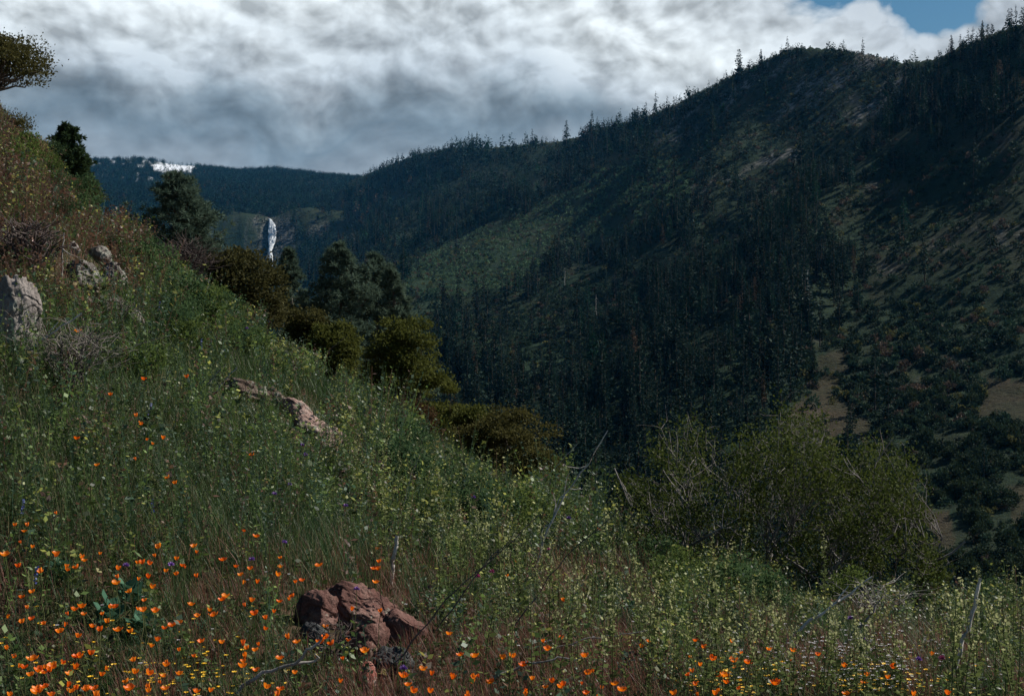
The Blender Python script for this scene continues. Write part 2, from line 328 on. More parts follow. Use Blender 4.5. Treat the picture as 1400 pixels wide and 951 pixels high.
# ---- the forest on the opposite mountain
LOD = {'hi': [conifer(np.random.default_rng(100+i), 24, 9, 5, .12+.03*(i % 4), .125+.012*(i % 3)) for i in range(6)],
       'mid': [conifer(np.random.default_rng(120+i), 15, 7, 3, .08+.05*(i % 2), .135, 1.25) for i in range(4)],
       'lo': [conifer(np.random.default_rng(140+i), 11, 6, 1, .04, .15, 1.15) for i in range(5)],
       'tiny': [conifer(np.random.default_rng(160+i), 6, 5, 1, .03, .18, 1.2) for i in range(3)]}
def visible(px, Y, z):
    i, j, a, b = _ix(px, Y); return z/Y > np.where(a > .5, CM[np.minimum(i+1, len(PX)-1), np.maximum(j-1, 0)], CM[i, np.maximum(j-1, 0)])
def scatter(p0, p1, y0, y1, per):
    area = (p1-p0)/F*.5*(y1**2-y0**2); n = int(area/per); px = R.uniform(p0, p1, n); Y = np.sqrt(R.uniform(y0**2, y1**2, n)); return px, Y
def zones(px, py):
    """(conifer density, shrub density) of each spot"""
    con = np.full(len(px), .42); shr = np.full(len(px), .75)
    for P, c, s in ((P_A, 1., .3), (P_L, .95, .35), (P_R, .012, .62), (P_T, .13, .95), (P_B, 1., .2), (P_S, .035, 1.)):
        k = soft(px, py, P, 12, 70); con[k] = c; shr[k] = s
    g = np.clip(.5+2.2*fbm(px/34, py/24, o=3, seed=111), 0, 1)
    con += .34*g*sstep(1225, 1085, px)*sstep(300, 340, py)*soft(px, py, P_R, 12, 70); shr[soft(px, py, P_R, 12, 70) & (py < 360)] = .75
    m = sstep(560, 640, px)*sstep(930, 860, px)*sstep(355, 385, py)*sstep(560, 500, py)*np.clip(fbm(px/30, py/16, o=3, seed=113)*3+.2, 0, 1); con *= 1-.9*m; shr = np.maximum(shr, .9*m)
    for P in P_C: k = soft(px, py, P, 4, 6); con[k] = 0; shr[k] = .015
    return con, shr
def yridge(px): return np.exp(np.interp(px, PX, TY[:, 6]))
px, Y = scatter(350, 1440, 320, 4700, 46.)
z = gz(px, Y); py = row(z, Y); ok = (Y < yridge(px)*1.01) & (py < 900) & (py > -40)
px, Y, z, py = px[ok], Y[ok], z[ok], py[ok]; con, shr = zones(px, py)
crest = py-np.interp(px, PX, TP[:, 6]); con = np.where((crest < 16) & (px > 900), np.maximum(con, .75), con)
clump = fbm(px/26, py/18, o=4, seed=81)
con *= np.clip(.72+clump*1.7, .06, 1.2)
kc = R.uniform(size=len(px)) < con*np.clip(1100/Y, .36, 1.)*.62
cp, cY, cz, cpy = px[kc], Y[kc], z[kc], py[kc]
ch = R.uniform(14, 29, len(cp))*np.where(cY > 2200, 1.12, 1.)*np.where(np.interp(cp, PX, TP[:, 6])+10 > cpy, .8, 1.); ch *= np.clip(1+.5*fbm(cp/40, cpy/40, o=2, seed=83), .6, 1.35)*np.exp(R.normal(0, .27, len(cp)))*np.where((cpy-np.interp(cp, PX, TP[:, 6]) < np.where(cp > 1200, 45, 16)) & (cp > 900), .82, np.where(cpy-np.interp(cp, PX, TP[:, 6]) < 14, 1.15, .95))
k = visible(cp, cY, cz+ch*.75); cp, cY, cz, cpy, ch = cp[k], cY[k], cz[k], cpy[k], ch[k]
app = ch/cY*F
def put_conifers(name, mat, px, Y, z, h, app, label):
    a = M(); rot = R.uniform(0, 6.28, len(px)); pos = np.stack([(px-CX)/F*Y, Y, z-.3], -1)
    tone = np.clip(R.normal(1, .38, (len(px), 1)), .35, 2.2)*np.array([[.012, .032, .024]])*(1+R.normal(size=(len(px), 3))*.12)
    brn = R.uniform(size=len(px)) < .02; tone[brn] = np.array([.085, .06, .04])
    for key, lo, hi in (('hi', 40, 1e9), ('mid', 22, 40), ('lo', 8, 22), ('tiny', 0, 8)):
        for t, (V, Q) in enumerate(LOD[key]):
            s = np.where((app >= lo) & (app < hi) & (np.arange(len(px)) % len(LOD[key]) == t))[0]
            if len(s) == 0: continue
            sx = h[s]*R.uniform(.75, 1.3, len(s)); v, q = stamp(V, Q, pos[s], rot[s], sx, h[s]); a.add(v, q, 0, np.repeat(tone[s], len(V), 0))
            if key in ('hi', 'mid'):
                V2, Q2 = trunk_of(1., .013, 4); v, q = stamp(V2, Q2, pos[s], rot[s], h[s], h[s]); a.add(v, q, 1)
    link(name, a.mesh(name, [mat, m_bark]), label=label, cat='forest', kind='stuff')
order = np.argsort(-app); ind = order[:290]; rest = order[290:]
put_conifers('conifer_forest', m_con_s, cp[rest], cY[rest], cz[rest], ch[rest], app[rest], 'dense dark conifer forest covering the slopes of the mountain across the valley')
def conifer_label(x, y):
    if y < 240: return 'dark conifer standing out near the skyline of the right-hand mountain ridge'
    if x > 1085: return 'dark conifer standing among the oaks and brown clearings on the right slope'
    if y > 560: return 'tall dark conifer at the bottom of the valley just above the foreground bushes'
    if x > 900: return 'tall dark conifer in the dense stand left of the brown clearing'
    if x > 740: return 'dark conifer in the middle of the forested mountainside above the valley bottom'
    return 'dark teal conifer low in the valley right of the olive oak'
HI = []
for i, (V, Q) in enumerate(LOD['hi']):
    a = M(); a.add(V, Q); b = M(); b.add(*trunk_of(1., .014, 6)); HI.append((a.mesh('conifer_crown', m_con, False), b.mesh('conifer_trunk', m_bark, True)))
for n, i in enumerate(ind):
    t = link('conifer_tree', None, loc=((cp[i]-CX)/F*cY[i], cY[i], cz[i]-.3), rz=R.uniform(0, 6.28), scale=(ch[i]*R.uniform(.85, 1.25),)*2+(ch[i],), label=conifer_label(cp[i], cpy[i]), cat='conifer', group='conifers on the mountain across the valley')
    link('crown', HI[n % 6][0], t); link('trunk', HI[n % 6][1], t)

# ---- shrubs and small oaks on the opposite mountain
DM = {'hi': [dome(np.random.default_rng(200+i), 700, 16, .17) for i in range(5)], 'mid': [dome(np.random.default_rng(220+i), 160, 9, .32) for i in range(4)],
      'lo': [dome(np.random.default_rng(240+i), 45, 5, .55) for i in range(4)], 'tiny': [dome(np.random.default_rng(260+i), 14, 3, .85) for i in range(3)]}
px, Y = scatter(350, 1440, 320, 4700, 17.)
z = gz(px, Y); py = row(z, Y); ok = (Y < yridge(px)*1.01) & (py < 900) & (py > -40)
px, Y, z, py = px[ok], Y[ok], z[ok], py[ok]; con, shr = zones(px, py)
ks = R.uniform(size=len(px)) < shr*np.clip(1300/Y, .3, 1.)*np.clip(.7+1.1*fbm(px/22, py/14, o=3, seed=85), .05, 1.1)*np.where(soft(px, py, P_R, 10, 4), .80+.45*sstep(330, 470, py), .95)
sp_, sY, sz, spy = px[ks], Y[ks], z[ks], py[ks]
inR = soft(sp_, spy, P_R, 10, 4)
sr = np.where(inR, R.uniform(1.3, 4.4, len(sp_))*np.clip(.72+.45*sstep(330, 560, spy), .5, 1.3), R.uniform(1.1, 3.2, len(sp_))); sh = sr*R.uniform(.9, 1.7, len(sp_))
k = visible(sp_, sY, sz+sh*.8); sp_, sY, sz, spy, sr, sh, inR = sp_[k], sY[k], sz[k], spy[k], sr[k], sh[k], inR[k]
sapp = 2*sr/sY*F; order = np.argsort(-sapp*np.where(inR, 1, .6)); ind = order[:290]; rest = order[290:]
a = M(); pos = np.stack([(sp_-CX)/F*sY, sY, sz-.2], -1); rot = R.uniform(0, 6.28, len(sp_))
green = soft(sp_, spy, P_S, 10, 4); tone = np.where(green[:, None], [[.075, .125, .07]], np.where(soft(sp_, spy, P_T, 10, 4)[:, None], [[.036, .062, .05]], [[.026, .048, .030]]))*np.clip(R.normal(1, .3, (len(sp_), 1)), .4, 2.)
br = R.uniform(size=len(sp_)) < .10; tone[br] = np.array([.095, .07, .052])
yg = R.uniform(size=len(sp_)) < .06; tone[yg] = np.array([.11, .11, .04])
pp = sapp[:]
for key, lo, hi in (('hi', 26, 1e9), ('mid', 12, 26), ('lo', 5, 12), ('tiny', 0, 5)):
    for t, (V, Q) in enumerate(DM[key]):
        s = rest[(pp[rest] >= lo) & (pp[rest] < hi) & (rest % len(DM[key]) == t)]
        if len(s): v, q = stamp(V, Q, pos[s], rot[s], sr[s], sh[s]); a.add(v, q, 0, np.repeat(tone[s], len(V), 0))
link('chaparral', a.mesh('chaparral', m_shr_s), label='low green and brown chaparral covering the mountain across the valley', cat='chaparral', kind='stuff')
def oak_label(x, y):
    if x > 1040 and y < 330: return 'small dark bush scattered on the upper brown grass slope at right'
    if x > 1300: return 'dark round oak on the grassy slope along the right edge'
    if x > 1180: return 'dark round oak in the thicket right of the brown clearing'
    if x > 1040: return 'round bush at the border of the brown clearing below the conifers'
    return 'round bush growing between the conifers on the mountainside'
DH = []
for i, (V, Q) in enumerate(DM['hi']):
    r = np.random.default_rng(300+i); b = M()
    for s in range(4):
        e = np.array([r.uniform(-.5, .5), r.uniform(-.5, .5), .7]); b.add(*tube(bend((0, 0, -.05), e, (0, 0, .08), 4, r), np.linspace(.06, .015, 4), 4))
    c = M(); c.add(V, Q); DH.append((c.mesh('oak_crown', m_shr), b.mesh('oak_trunk', m_bark, True)))
for n, i in enumerate(ind):
    t = link('mountain_oak', None, loc=pos[i], rz=rot[i], scale=(sr[i], sr[i], sh[i]), label=oak_label(sp_[i], spy[i]), cat='oak bush', group='round oaks and bushes on the mountain across the valley')
    link('crown', DH[n % 5][0], t); link('trunk', DH[n % 5][1], t)
# ---- far range forest
px, Y = scatter(60, 600, 3650, 7080, 105.); z = gz(px, Y); py = row(z, Y)
mk = lambda t: bil(MASK[..., t], px, Y)
ok = (Y > yridge(px)*1.02) & (R.uniform(size=len(px)) < (1-.93*np.clip(mk(1)*2.5, 0, 1))*(1-.9*mk(0))*(.6+.4*sstep(4000, 4800, Y))); px, Y, z = px[ok], Y[ok], z[ok]
h = R.uniform(14, 30, len(px)); p3, Y3 = scatter(270, 480, 3500, 4400, 42.); q3 = (Y3 > yridge(p3)*1.02) & (R.uniform(size=len(p3)) < 1-.96*np.clip(1.6*bil(MASK[..., 0], p3, Y3), 0, 1)); p3, Y3 = p3[q3], Y3[q3]
px, Y, z, h = np.concatenate([px, p3]), np.concatenate([Y, Y3]), np.concatenate([z, gz(p3, Y3)]), np.concatenate([h, R.uniform(7, 16, len(p3))])
k = visible(px, Y, z+h*.7); px, Y, z, h = px[k], Y[k], z[k], h[k]
put_conifers('far_forest', m_con_s, px, Y, z, h, h/Y*F, 'distant blue green forest around the waterfall and up to the snowy ridge')
print('conifers', len(cp), 'shrubs', len(sp_), 'far', len(px))
# ---- dead snags
def snag(px, py_top, py_base, label):
    Y = spot(px, py_base, 0, 250); h = (py_base-py_top)/F*Y; a = M(); r = np.random.default_rng(px); a.add(*tube(bend((0, 0, -.5), (r.normal()*.02*h, 0, h), (0, 0, 0), 6, r, .008), np.linspace(.016*h, .004*h, 6), 6))
    for _ in range(9):
        t = r.uniform(.3, .95); an = r.uniform(0, 6.28); l = h*.09*r.uniform(.4, 1.2); a.add(*tube(np.array([[0, 0, h*t], [math.cos(an)*l, math.sin(an)*l, h*t-.2*l]]), np.array([.005*h, .002*h]), 4))
    link('dead_snag', a.mesh('dead_snag', m_pale, True), loc=world(px, Y), label=label, cat='dead tree', group='bleached dead trees on the mountainside')
for t in ((1103, 366, 425, 'tallest bleached dead trunk rising among conifers above the brown clearing'), (1097, 375, 412, 'shorter pale dead trunk directly left of the tallest bleached one'), (815, 402, 436, 'pale dead trunk in the middle of the forested slope'), (772, 366, 396, 'pale dead trunk higher up the slope left of the middle one'), (829, 562, 592, 'dead trunk low in the dark valley beside the long bare twig'), (1019, 430, 462, 'pale dead trunk in the dark stand left of the tallest bleached one')): snag(*t)

# ---- waterfall
m, nt, out = newmat('white_water'); g = N(nt, 'ShaderNodeNewGeometry'); mq = N(nt, 'ShaderNodeMapping'); mq.inputs['Scale'].default_value = (1, 1, .12); nt.links.new(g.outputs['Position'], mq.inputs[0]); f = noise(nt, mq.outputs[0], .16, 6, .75); p = N(nt, 'ShaderNodeBsdfPrincipled'); p.inputs['Roughness'].default_value = .6
nt.links.new(ramp(nt, f, (.27, (.3, .32, .33)), (.37, (.72, .76, .79)), (.6, (.88, .91, .93))), p.inputs['Base Color']); wt = N(nt, 'ShaderNodeBsdfTranslucent'); nt.links.new(p.inputs['Base Color'].links[0].from_socket, wt.inputs[0]); wm = N(nt, 'ShaderNodeMixShader'); wm.inputs[0].default_value = .4; nt.links.new(p.outputs[0], wm.inputs[1]); nt.links.new(wt.outputs[0], wm.inputs[2]); nt.links.new(wm.outputs[0], out.inputs[0])
a = M(); rw = np.random.default_rng(77)
FP = np.array([(369, 300, 1.), (371, 303, 1.8), (373, 309, 4.2), (374, 318, 5.6), (373, 328, 5.2), (371.5, 337, 3.2), (370, 344, 1.8), (371, 350, 2.2), (372.5, 358, 1.4), (372.5, 366, 1.)])
def fall_at(t, off):
    u = t*(len(FP)-1); k = np.arange(len(FP)); x = np.interp(u, k, FP[:, 0])+off*np.interp(u, k, FP[:, 2]); y = np.interp(u, k, FP[:, 1]); Yf = np.array([spot(p, q, 0, 3100) for p, q in zip(x, y)])
    g = world(x, Yf); g[:, 1] -= 7+5*(1-off*off); g[:, 2] += 1.; return g
for i in range(46):
    t0 = 0 if i < 14 else rw.uniform(.05, .6); t1 = 1. if i < 8 else min(1., t0+rw.uniform(.25, .7)); t = np.linspace(t0, t1, 16); g = fall_at(t, rw.uniform(-1, 1)); g += rw.normal(size=g.shape)*np.array([.7, .7, .3]); g[:, 1] -= rw.uniform(0, 2.5)
    a.add(*tube(g, rw.uniform(.9, 2.6)*np.clip(1+.5*rw.normal(size=16), .35, 1.8)*np.sin(np.pi*np.linspace(.06, .94, 16))**.4, 6))
link('waterfall', a.mesh('waterfall', m, True), label='white waterfall cascading down the grey cliff below the distant snowy ridge', cat='waterfall')

#<FG>
# ================================================================== near slope: trees, shrubs, rocks
m_oak = leafmat('oak_leaves', (.046, .056, .013), (.115, .122, .028), .35)
m_oakd = leafmat('dark_oak_leaves', (.030, .032, .013), (.075, .07, .024), .3)
m_oakb = leafmat('brown_oak_leaves', (.045, .043, .015), (.095, .088, .027), .3)
m_pin = leafmat('grey_pine_needles', (.052, .085, .062), (.11, .15, .105), .3)
m_fir = leafmat('green_pine_needles', (.025, .045, .020), (.05, .08, .03), .25)
m_shb = leafmat('shrub_leaves', (.024, .042, .010), (.110, .128, .028), .33)
m_bb = barkmat('brush_twigs', (.05, .038, .035), (.12, .092, .085), 20.)

def oak(r, h, w, n, ls, lean=(0, 0), base=.3, clumps=55, flat=.8, rc=(.13, .24)):
    """crown of leaf clumps carried by limbs that fork from a short trunk; returns (crown v,q), trunk mesh collector"""
    T = M(); top = np.array([lean[0]*h*.25, lean[1]*h*.25, h*base])
    T.add(*tube(bend((0, 0, -.15*h), top, r.normal(size=3)*.02*h, 6, r), np.linspace(.045*w+.012*h, .03*w+.008*h, 6), 7))
    c0 = np.array([lean[0]*h, lean[1]*h, h*(base+1)/2-.02*h]); az, ax = h*(1-base)/2, w/2
    u = rdir(clumps, r); u *= r.uniform(.35, .98, (clumps, 1))**.6; u[:, 2] = np.where(u[:, 2] < -.55, -u[:, 2], u[:, 2])
    lump = 1+.42*fbm(u[:, 0]*2.2+r.uniform(0, 50), u[:, 1]*2.2, u[:, 2]*2.2, o=2, seed=5)
    cc = c0+u*np.array([ax, ax, az])*lump[:, None]*.86; cr = r.uniform(*rc, clumps)*w
    for k in range(0, clumps, 2):
        mid = top+(cc[k]-top)*.45+np.array([0, 0, -.03*h]); P = bend(top-np.array([0, 0, r.uniform(0, .12)*h]), cc[k], (cc[k]-top)*0+np.array([0, 0, .05*h])*r.normal(), 6, r, .04)
        T.add(*tube(P, np.linspace(.016*w, .004*w, 6), 5))
    k = r.integers(0, clumps, n); o = rdir(n, r); s = r.uniform(.25, 1.08, n)**.5; s = np.where(r.uniform(size=n) < .07, r.uniform(1., 1.55, n), s)
    o2 = o*np.array([1, 1, flat]); o2[:, 2] = np.where(o2[:, 2] < -.25, o2[:, 2]*.4, o2[:, 2])
    c = cc[k]+o2*cr[k][:, None]*s[:, None]*(1+.35*fbm(o[:, 0]*3+k, o[:, 1]*3, o[:, 2]*3, o=2, seed=9))[:, None]
    return leaves(c, o+r.normal(size=(n, 3))*.9+np.array([0, 0, .2]), r.normal(size=(n, 3))+np.array([0, 0, .8]), r.uniform(.7, 1.3, n)*ls, r.uniform(.45, .7, n)*ls), T
def pine(r, h, w, limbs, tufts, nl, wn_, base=.18, pf=.35, up=.35):
    """open pine: limbs sweeping upward, each ending in tufts of long thin needles"""
    T = M(); ph = r.uniform(0, 6.28); ax = lambda t: np.array([.03*h*math.sin(2.2*t+ph), .03*h*math.cos(2*t), h*t])
    T.add(*tube(np.array([ax(t) for t in np.linspace(-.04, .98, 9)]), np.linspace(.022*h, .003*h, 9), 7))
    cs, ds = [], []
    for i in range(limbs):
        t = base+(1-base)*((i+r.uniform())/limbs)**.85; a = r.uniform(0, 6.28)
        prof = math.sin(math.pi*min(1, max(.03, (t-base)/(1-base)*(1-pf)+pf)))**.6
        L = w/2*prof*r.uniform(.6, 1.12); o = np.array([math.cos(a), math.sin(a), up*r.uniform(.3, 1.4)])
        P = bend(ax(t), ax(t)+o*L, (0, 0, -.09*L), 6, r, .03); T.add(*tube(P, np.linspace(.0055*h*(1.2-t), .0012*h, 6), 4))
        for s in range(max(2, int(tufts*(.4+.6*prof)))):
            f = r.uniform(.3, 1.05); p = P[0]+(P[-1]-P[0])*f+r.normal(size=3)*L*.13; cs.append(p); ds.append(o+np.array([0, 0, .5]))
    for s in range(14): cs.append(ax(r.uniform(.9, 1.))+r.normal(size=3)*w*.025); ds.append(np.array([0, 0, 1.]))
    cs = np.repeat(np.array(cs), 26, 0); ds = np.repeat(nrm(np.array(ds)), 26, 0); n = len(cs)
    d = ds*.7+rdir(n, r); return leaves(cs, d, r.normal(size=(n, 3)), r.uniform(.7, 1.25, n)*nl, wn_), T
def tree(name, kind, px, top, Y, width, label, mat, bark=m_bark, seed=1, dy=0, **k):
    base = world(px, Y); h = (CY-top)/F*Y-base[2]; w = width/F*Y; r = np.random.default_rng(seed)
    (V, Q), T = oak(r, h, w, **k) if kind == 'oak' else pine(r, h, w, **k)
    lo, hi = np.percentile(V, .6, axis=0), np.percentile(V, 99.4, axis=0); V = V.copy(); fx = w/(hi[0]-lo[0]); V[:, 0] *= fx; V[:, 1] *= fx
    z0 = hi[2]*(k.get('base', .2)*.85 if kind == 'oak' else .1); V[:, 2] = np.where(V[:, 2] > z0, z0+(V[:, 2]-z0)*(h-z0)/(hi[2]-z0), V[:, 2])
    for vv in T.v: vv[:, :2] *= fx
    a = M(); a.add(V, Q); t = link(name, None, loc=base, label=label, cat='tree')
    link('crown', a.mesh('crown', mat), t); link('trunk', T.mesh('trunk', bark, True), t)
    print(name, px, 'h %.1f w %.1f Y %.0f' % (h, w, Y)); return t
tree('oak_tree', 'oak', -14, 48, 58, 150, 'brown green oak on the skyline at the top of the near slope', m_oakb, seed=3, n=16000, ls=.12, lean=(.05, 0), base=.34, clumps=60, flat=.55, rc=(.10, .19))
tree('pine_tree', 'pine', 88, 171, 64, 62, 'small conical green pine poking up behind the slope near its crest', m_fir, seed=4, limbs=75, tufts=10, nl=.24, wn_=.06, base=.1, pf=.42, up=.15)
tree('pine_tree', 'pine', 112, 222, 70, 40, 'smallest green pine at the crest, lower right of the conical one', m_fir, seed=14, limbs=57, tufts=10, nl=.24, wn_=.06, base=.1, pf=.42, up=.15)
tree('pine_tree', 'pine', 236, 238, 70, 136, 'broad grey green pine left of the waterfall, with snow behind its top', m_pin, seed=5, limbs=106, tufts=13, nl=.32, wn_=.05, base=.1, pf=.38)
tree('pine_tree', 'pine', 274, 274, 72, 84, 'shorter grey green pine against the right side of the broad one', m_pin, seed=6, limbs=68, tufts=12, nl=.32, wn_=.05, base=.1, pf=.36)
tree('oak_tree', 'oak', 338, 344, 47, 118, 'dark rounded oak just below the waterfall', m_oakd, seed=7, n=20000, ls=.12, base=.1, clumps=70, flat=.75, rc=(.10, .18))
tree('pine_tree', 'pine', 404, 342, 76, 70, 'slender teal pine with a pale bare trunk right of the dark oak', m_pin, m_grey, seed=8, limbs=87, tufts=9, nl=.36, wn_=.06, base=.3, pf=.4)
tree('pine_tree', 'pine', 456, 336, 74, 128, 'tallest teal pine in the row left of the far valley', m_pin, seed=9, limbs=137, tufts=13, nl=.36, wn_=.06, base=.25, pf=.36)
tree('pine_tree', 'pine', 500, 350, 78, 118, 'wide teal pine in the middle of the row above the olive oak', m_pin, seed=10, limbs=125, tufts=13, nl=.36, wn_=.06, base=.25, pf=.36)
tree('pine_tree', 'pine', 534, 366, 76, 92, 'teal pine at the right end of the row, directly behind the olive oak', m_pin, seed=11, limbs=112, tufts=12, nl=.36, wn_=.06, base=.25, pf=.38)
tree('oak_tree', 'oak', 546, 438, 46, 122, 'olive green oak with a full domed crown at the edge of the near slope', m_oak, seed=12, n=30000, ls=.105, base=.2, clumps=95, flat=.6, rc=(.10, .17))
tree('oak_tree', 'oak', 415, 425, 36, 66, 'low olive brown scrub oak below the slender pine', m_oakb, seed=13, n=13000, ls=.085, base=.1, clumps=40)
tree('oak_tree', 'oak', 452, 442, 35, 74, 'low scrub oak between the green herbs and the olive oak', m_oak, seed=15, n=13000, ls=.085, base=.1, clumps=40)
tree('oak_tree', 'oak', 604, 525, 42, 66, 'small olive oak at the foot of the domed oak, on its right', m_oak, seed=16, n=13000, ls=.09, base=.12, clumps=40)
tree('oak_tree', 'oak', 640, 556, 38, 72, 'small olive oak between the domed oak and the wide brown shrub', m_oak, seed=17, n=13000, ls=.085, base=.12, clumps=40)
tree('scrub_oak', 'oak', 690, 562, 27, 150, 'wide olive brown scrub oak above the flowering herbs at the slope edge', m_oakb, seed=18, n=30000, ls=.06, base=.06, clumps=95, flat=.6, rc=(.09, .15))
tree('scrub_oak', 'oak', 738, 618, 25, 84, 'olive brown scrub oak on the right shoulder of the wide one', m_oakb, seed=19, n=15000, ls=.06, base=.06, clumps=50, flat=.6)
tree('scrub_oak', 'oak', 556, 548, 24, 84, 'low reddish brown bush in front of the domed olive oak', leafmat('reddish_leaves', (.05, .028, .014), (.095, .06, .025), .3), seed=20, n=13000, ls=.05, base=.06, clumps=50)

for n, (x, t, y, w, m, l) in enumerate(((18, 205, 40, 70, m_oakb, 'brown green bush on the upper slope against the left edge'), (62, 238, 40, 60, m_fir, 'green bush on the upper slope under the skyline pines'), (40, 268, 30, 80, m_oakb, 'wide brown bush above the bare brown twigs'), (118, 262, 44, 50, m_oakb, 'small brown bush at the slope edge below the skyline pines'), (84, 296, 32, 64, m_oakd, 'dark low bush directly above the lichen covered outcrop'), (160, 318, 38, 44, m_oak, 'small olive bush at the slope edge left of the bare bushes'), (196, 372, 34, 40, m_oak, 'small olive bush on the slope below the bare bushes'), (36, 330, 22, 60, m_oakd, 'dark leafy bush just above the grey boulder'), (150, 366, 21, 40, m_fir, 'small green bush growing in the lichen covered outcrop'), (78, 384, 18.5, 54, m_fir, 'bright green leafy bush between the boulder and the outcrop'))):
    Yb = edge_y(np.array(float(x)))*.97 if y >= 38 else y
    bz = world(x, float(Yb)); h = max(.35, (CY-t+12)/F*Yb-bz[2]); r = np.random.default_rng(700+n); wd = w/F*Yb; (V, Q), T = oak(r, h, wd, 2600, .03*Yb/20, base=.05, clumps=30, flat=.8, rc=(.12, .22)); a = M(); a.add(V, Q)
    o = link('low_bush', None, loc=bz, label=l, cat='bush'); link('crown', a.mesh('crown', m), o); link('stem', T.mesh('stem', m_bark, True), o)
def brush(name, px, top, Y, width, n, label, mat, seed, tw=.004, cat='bush', spread=1.):
    """leafless bush: many fine forking twigs fanning from the base"""
    r = np.random.default_rng(seed); b = world(px, Y); h = (CY-top)/F*Y-b[2]; w = width/F*Y; a = M()
    for i in range(n):
        an = r.uniform(0, 6.28); q = r.uniform(.1, 1)**.6; e = np.array([math.cos(an)*w/2*q*spread, math.sin(an)*w/2*q, h*(1.02-.45*q*q)*r.uniform(.75, 1.05)])
        P = bend((r.normal()*.05*w, r.normal()*.05*w, -.03), e, (0, 0, .12*h), 6, r, .05); a.add(*tube(P, np.linspace(tw*2, tw*.6, 6), 4))
        for j in range(4):
            k = r.integers(2, 5); f = P[k]+np.array([r.normal()*.22*w, r.normal()*.2*w, r.uniform(.0, .3)*h]); a.add(*tube(bend(P[k], f, (0, 0, 0), 4, r, .06), np.linspace(tw*.9, tw*.4, 4), 3))
    link(name, a.mesh(name, mat, True), loc=b, label=label, cat=cat)
brush('bare_bush', 255, 322, 45, 82, 150, 'bare purple brown bush left of the dark oak on the slope edge', m_bb, 31, .012)
brush('bare_bush', 222, 335, 43, 50, 70, 'smaller bare dark bush on the left flank of the purple brown one', m_bb, 32, .011)

# the big leafy shrub at right: grey stems, many small leaves, airy outline
def big_shrub():
    r = np.random.default_rng(41); Y0 = 10.; b = world(1060, Y0); T = M(); C = M(); tips = []
    outline = np.array([(835, 660), (870, 615), (905, 590), (945, 572), (985, 592), (1020, 580), (1060, 556), (1095, 562), (1130, 585), (1165, 600), (1205, 600), (1240, 632), (1250, 690), (1275, 745), (1290, 790)], float)
    lim = lambda x: np.interp(x, outline[:, 0], outline[:, 1])
    for i in range(330):
        x = r.uniform(840, 1285); y = lim(x)+16*math.sin(x*.11)+14*math.sin(x*.043+2)+4+r.uniform(0, 1)**1.25*(790-lim(x)); Yd = Y0+r.uniform(-1.0, 1.2)*math.sqrt(max(.05, 1-((x-1060)/240)**2))
        tips.append(((x-CX)/F*Yd, Yd, (CY-y)/F*Yd))
    tips = np.array(tips)-b; roots = [np.array([x, y, gz(CX+F*(b[0]+x)/(Y0+y), Y0+y)-b[2]-.05]) for x, y in ((-.75, -.1), (-.4, .2), (-.1, -.2), (.15, .1), (.45, -.15), (.75, .2), (1.05, .0))]
    hubs = []
    for q in roots:
        for j in range(5):
            e = q+np.array([r.normal()*.25, r.normal()*.22, r.uniform(.3, .75)]); P = bend(q, e, r.normal(size=3)*.05, 6, r, .05); T.add(*tube(P, np.linspace(.016, .008, 6), 5)); hubs += [P[3], P[4], P[5]]
    hubs = np.array(hubs)
    for t in tips:
        k = np.argsort(np.linalg.norm((hubs-t)*np.array([1, 1, .7]), axis=1))[r.integers(0, 3)]; P = bend(hubs[k], t, (0, 0, .02), 6, r, .05); T.add(*tube(P, np.linspace(.0042, .0014, 6), 4))
        for j in range(3):
            i = r.integers(2, 6); e = P[i]+r.normal(size=3)*.09+np.array([0, 0, .05]); T.add(*tube(bend(P[i], e, (0, 0, 0), 4, r, .08), np.linspace(.0018, .0009, 4), 3))
        n = int(r.uniform(60, 165)); f = r.uniform(.0, 1.12, n)[:, None]; c = P[3]+(t-P[3])*f+r.normal(size=(n, 3))*.05
        n2 = n; d = r.normal(size=(n2, 3))+np.array([0, 0, .5]); V, Q = leaves(c, d, r.normal(size=(n2, 3))+np.array([0, 0, .5]), r.uniform(.016, .034, n2), r.uniform(.011, .022, n2)); C.add(V, Q)
    # long bare shoots sticking out of the crown
    for x0, y0, x1, y1 in ((1105, 650, 1107, 565), (927, 640, 925, 600), (972, 640, 968, 603), (1195, 640, 1222, 598), (840, 640, 862, 690), (905, 640, 940, 690), (1000, 690, 985, 640), (1180, 660, 1150, 620)):
        p, q = [np.array([(x-CX)/F*Yd, Yd, (CY-y)/F*Yd])-b for x, y, Yd in ((x0, y0, 9.4), (x1, y1, 9.3))]; P = bend(p, q, r.normal(size=3)*.02, 6, r, .03); T.add(*tube(P, np.linspace(.006, .003, 6), 4))
        for j in range(4): e = P[3]+(q-p)*r.uniform(.1, .5)+r.normal(size=3)*.06; T.add(*tube(bend(P[r.integers(1, 4)], e, (0, 0, 0), 4, r, .05), np.linspace(.003, .0015, 4), 3))
    t = link('leafy_shrub', None, loc=b, label='large airy green shrub with grey twigs in front of the brown clearing', cat='shrub')
    link('crown', C.mesh('crown', m_shb), t); link('stem', T.mesh('stem', barkmat('shrub_bark', (.075, .066, .06), (.26, .235, .215), 9.), True), t)
big_shrub()

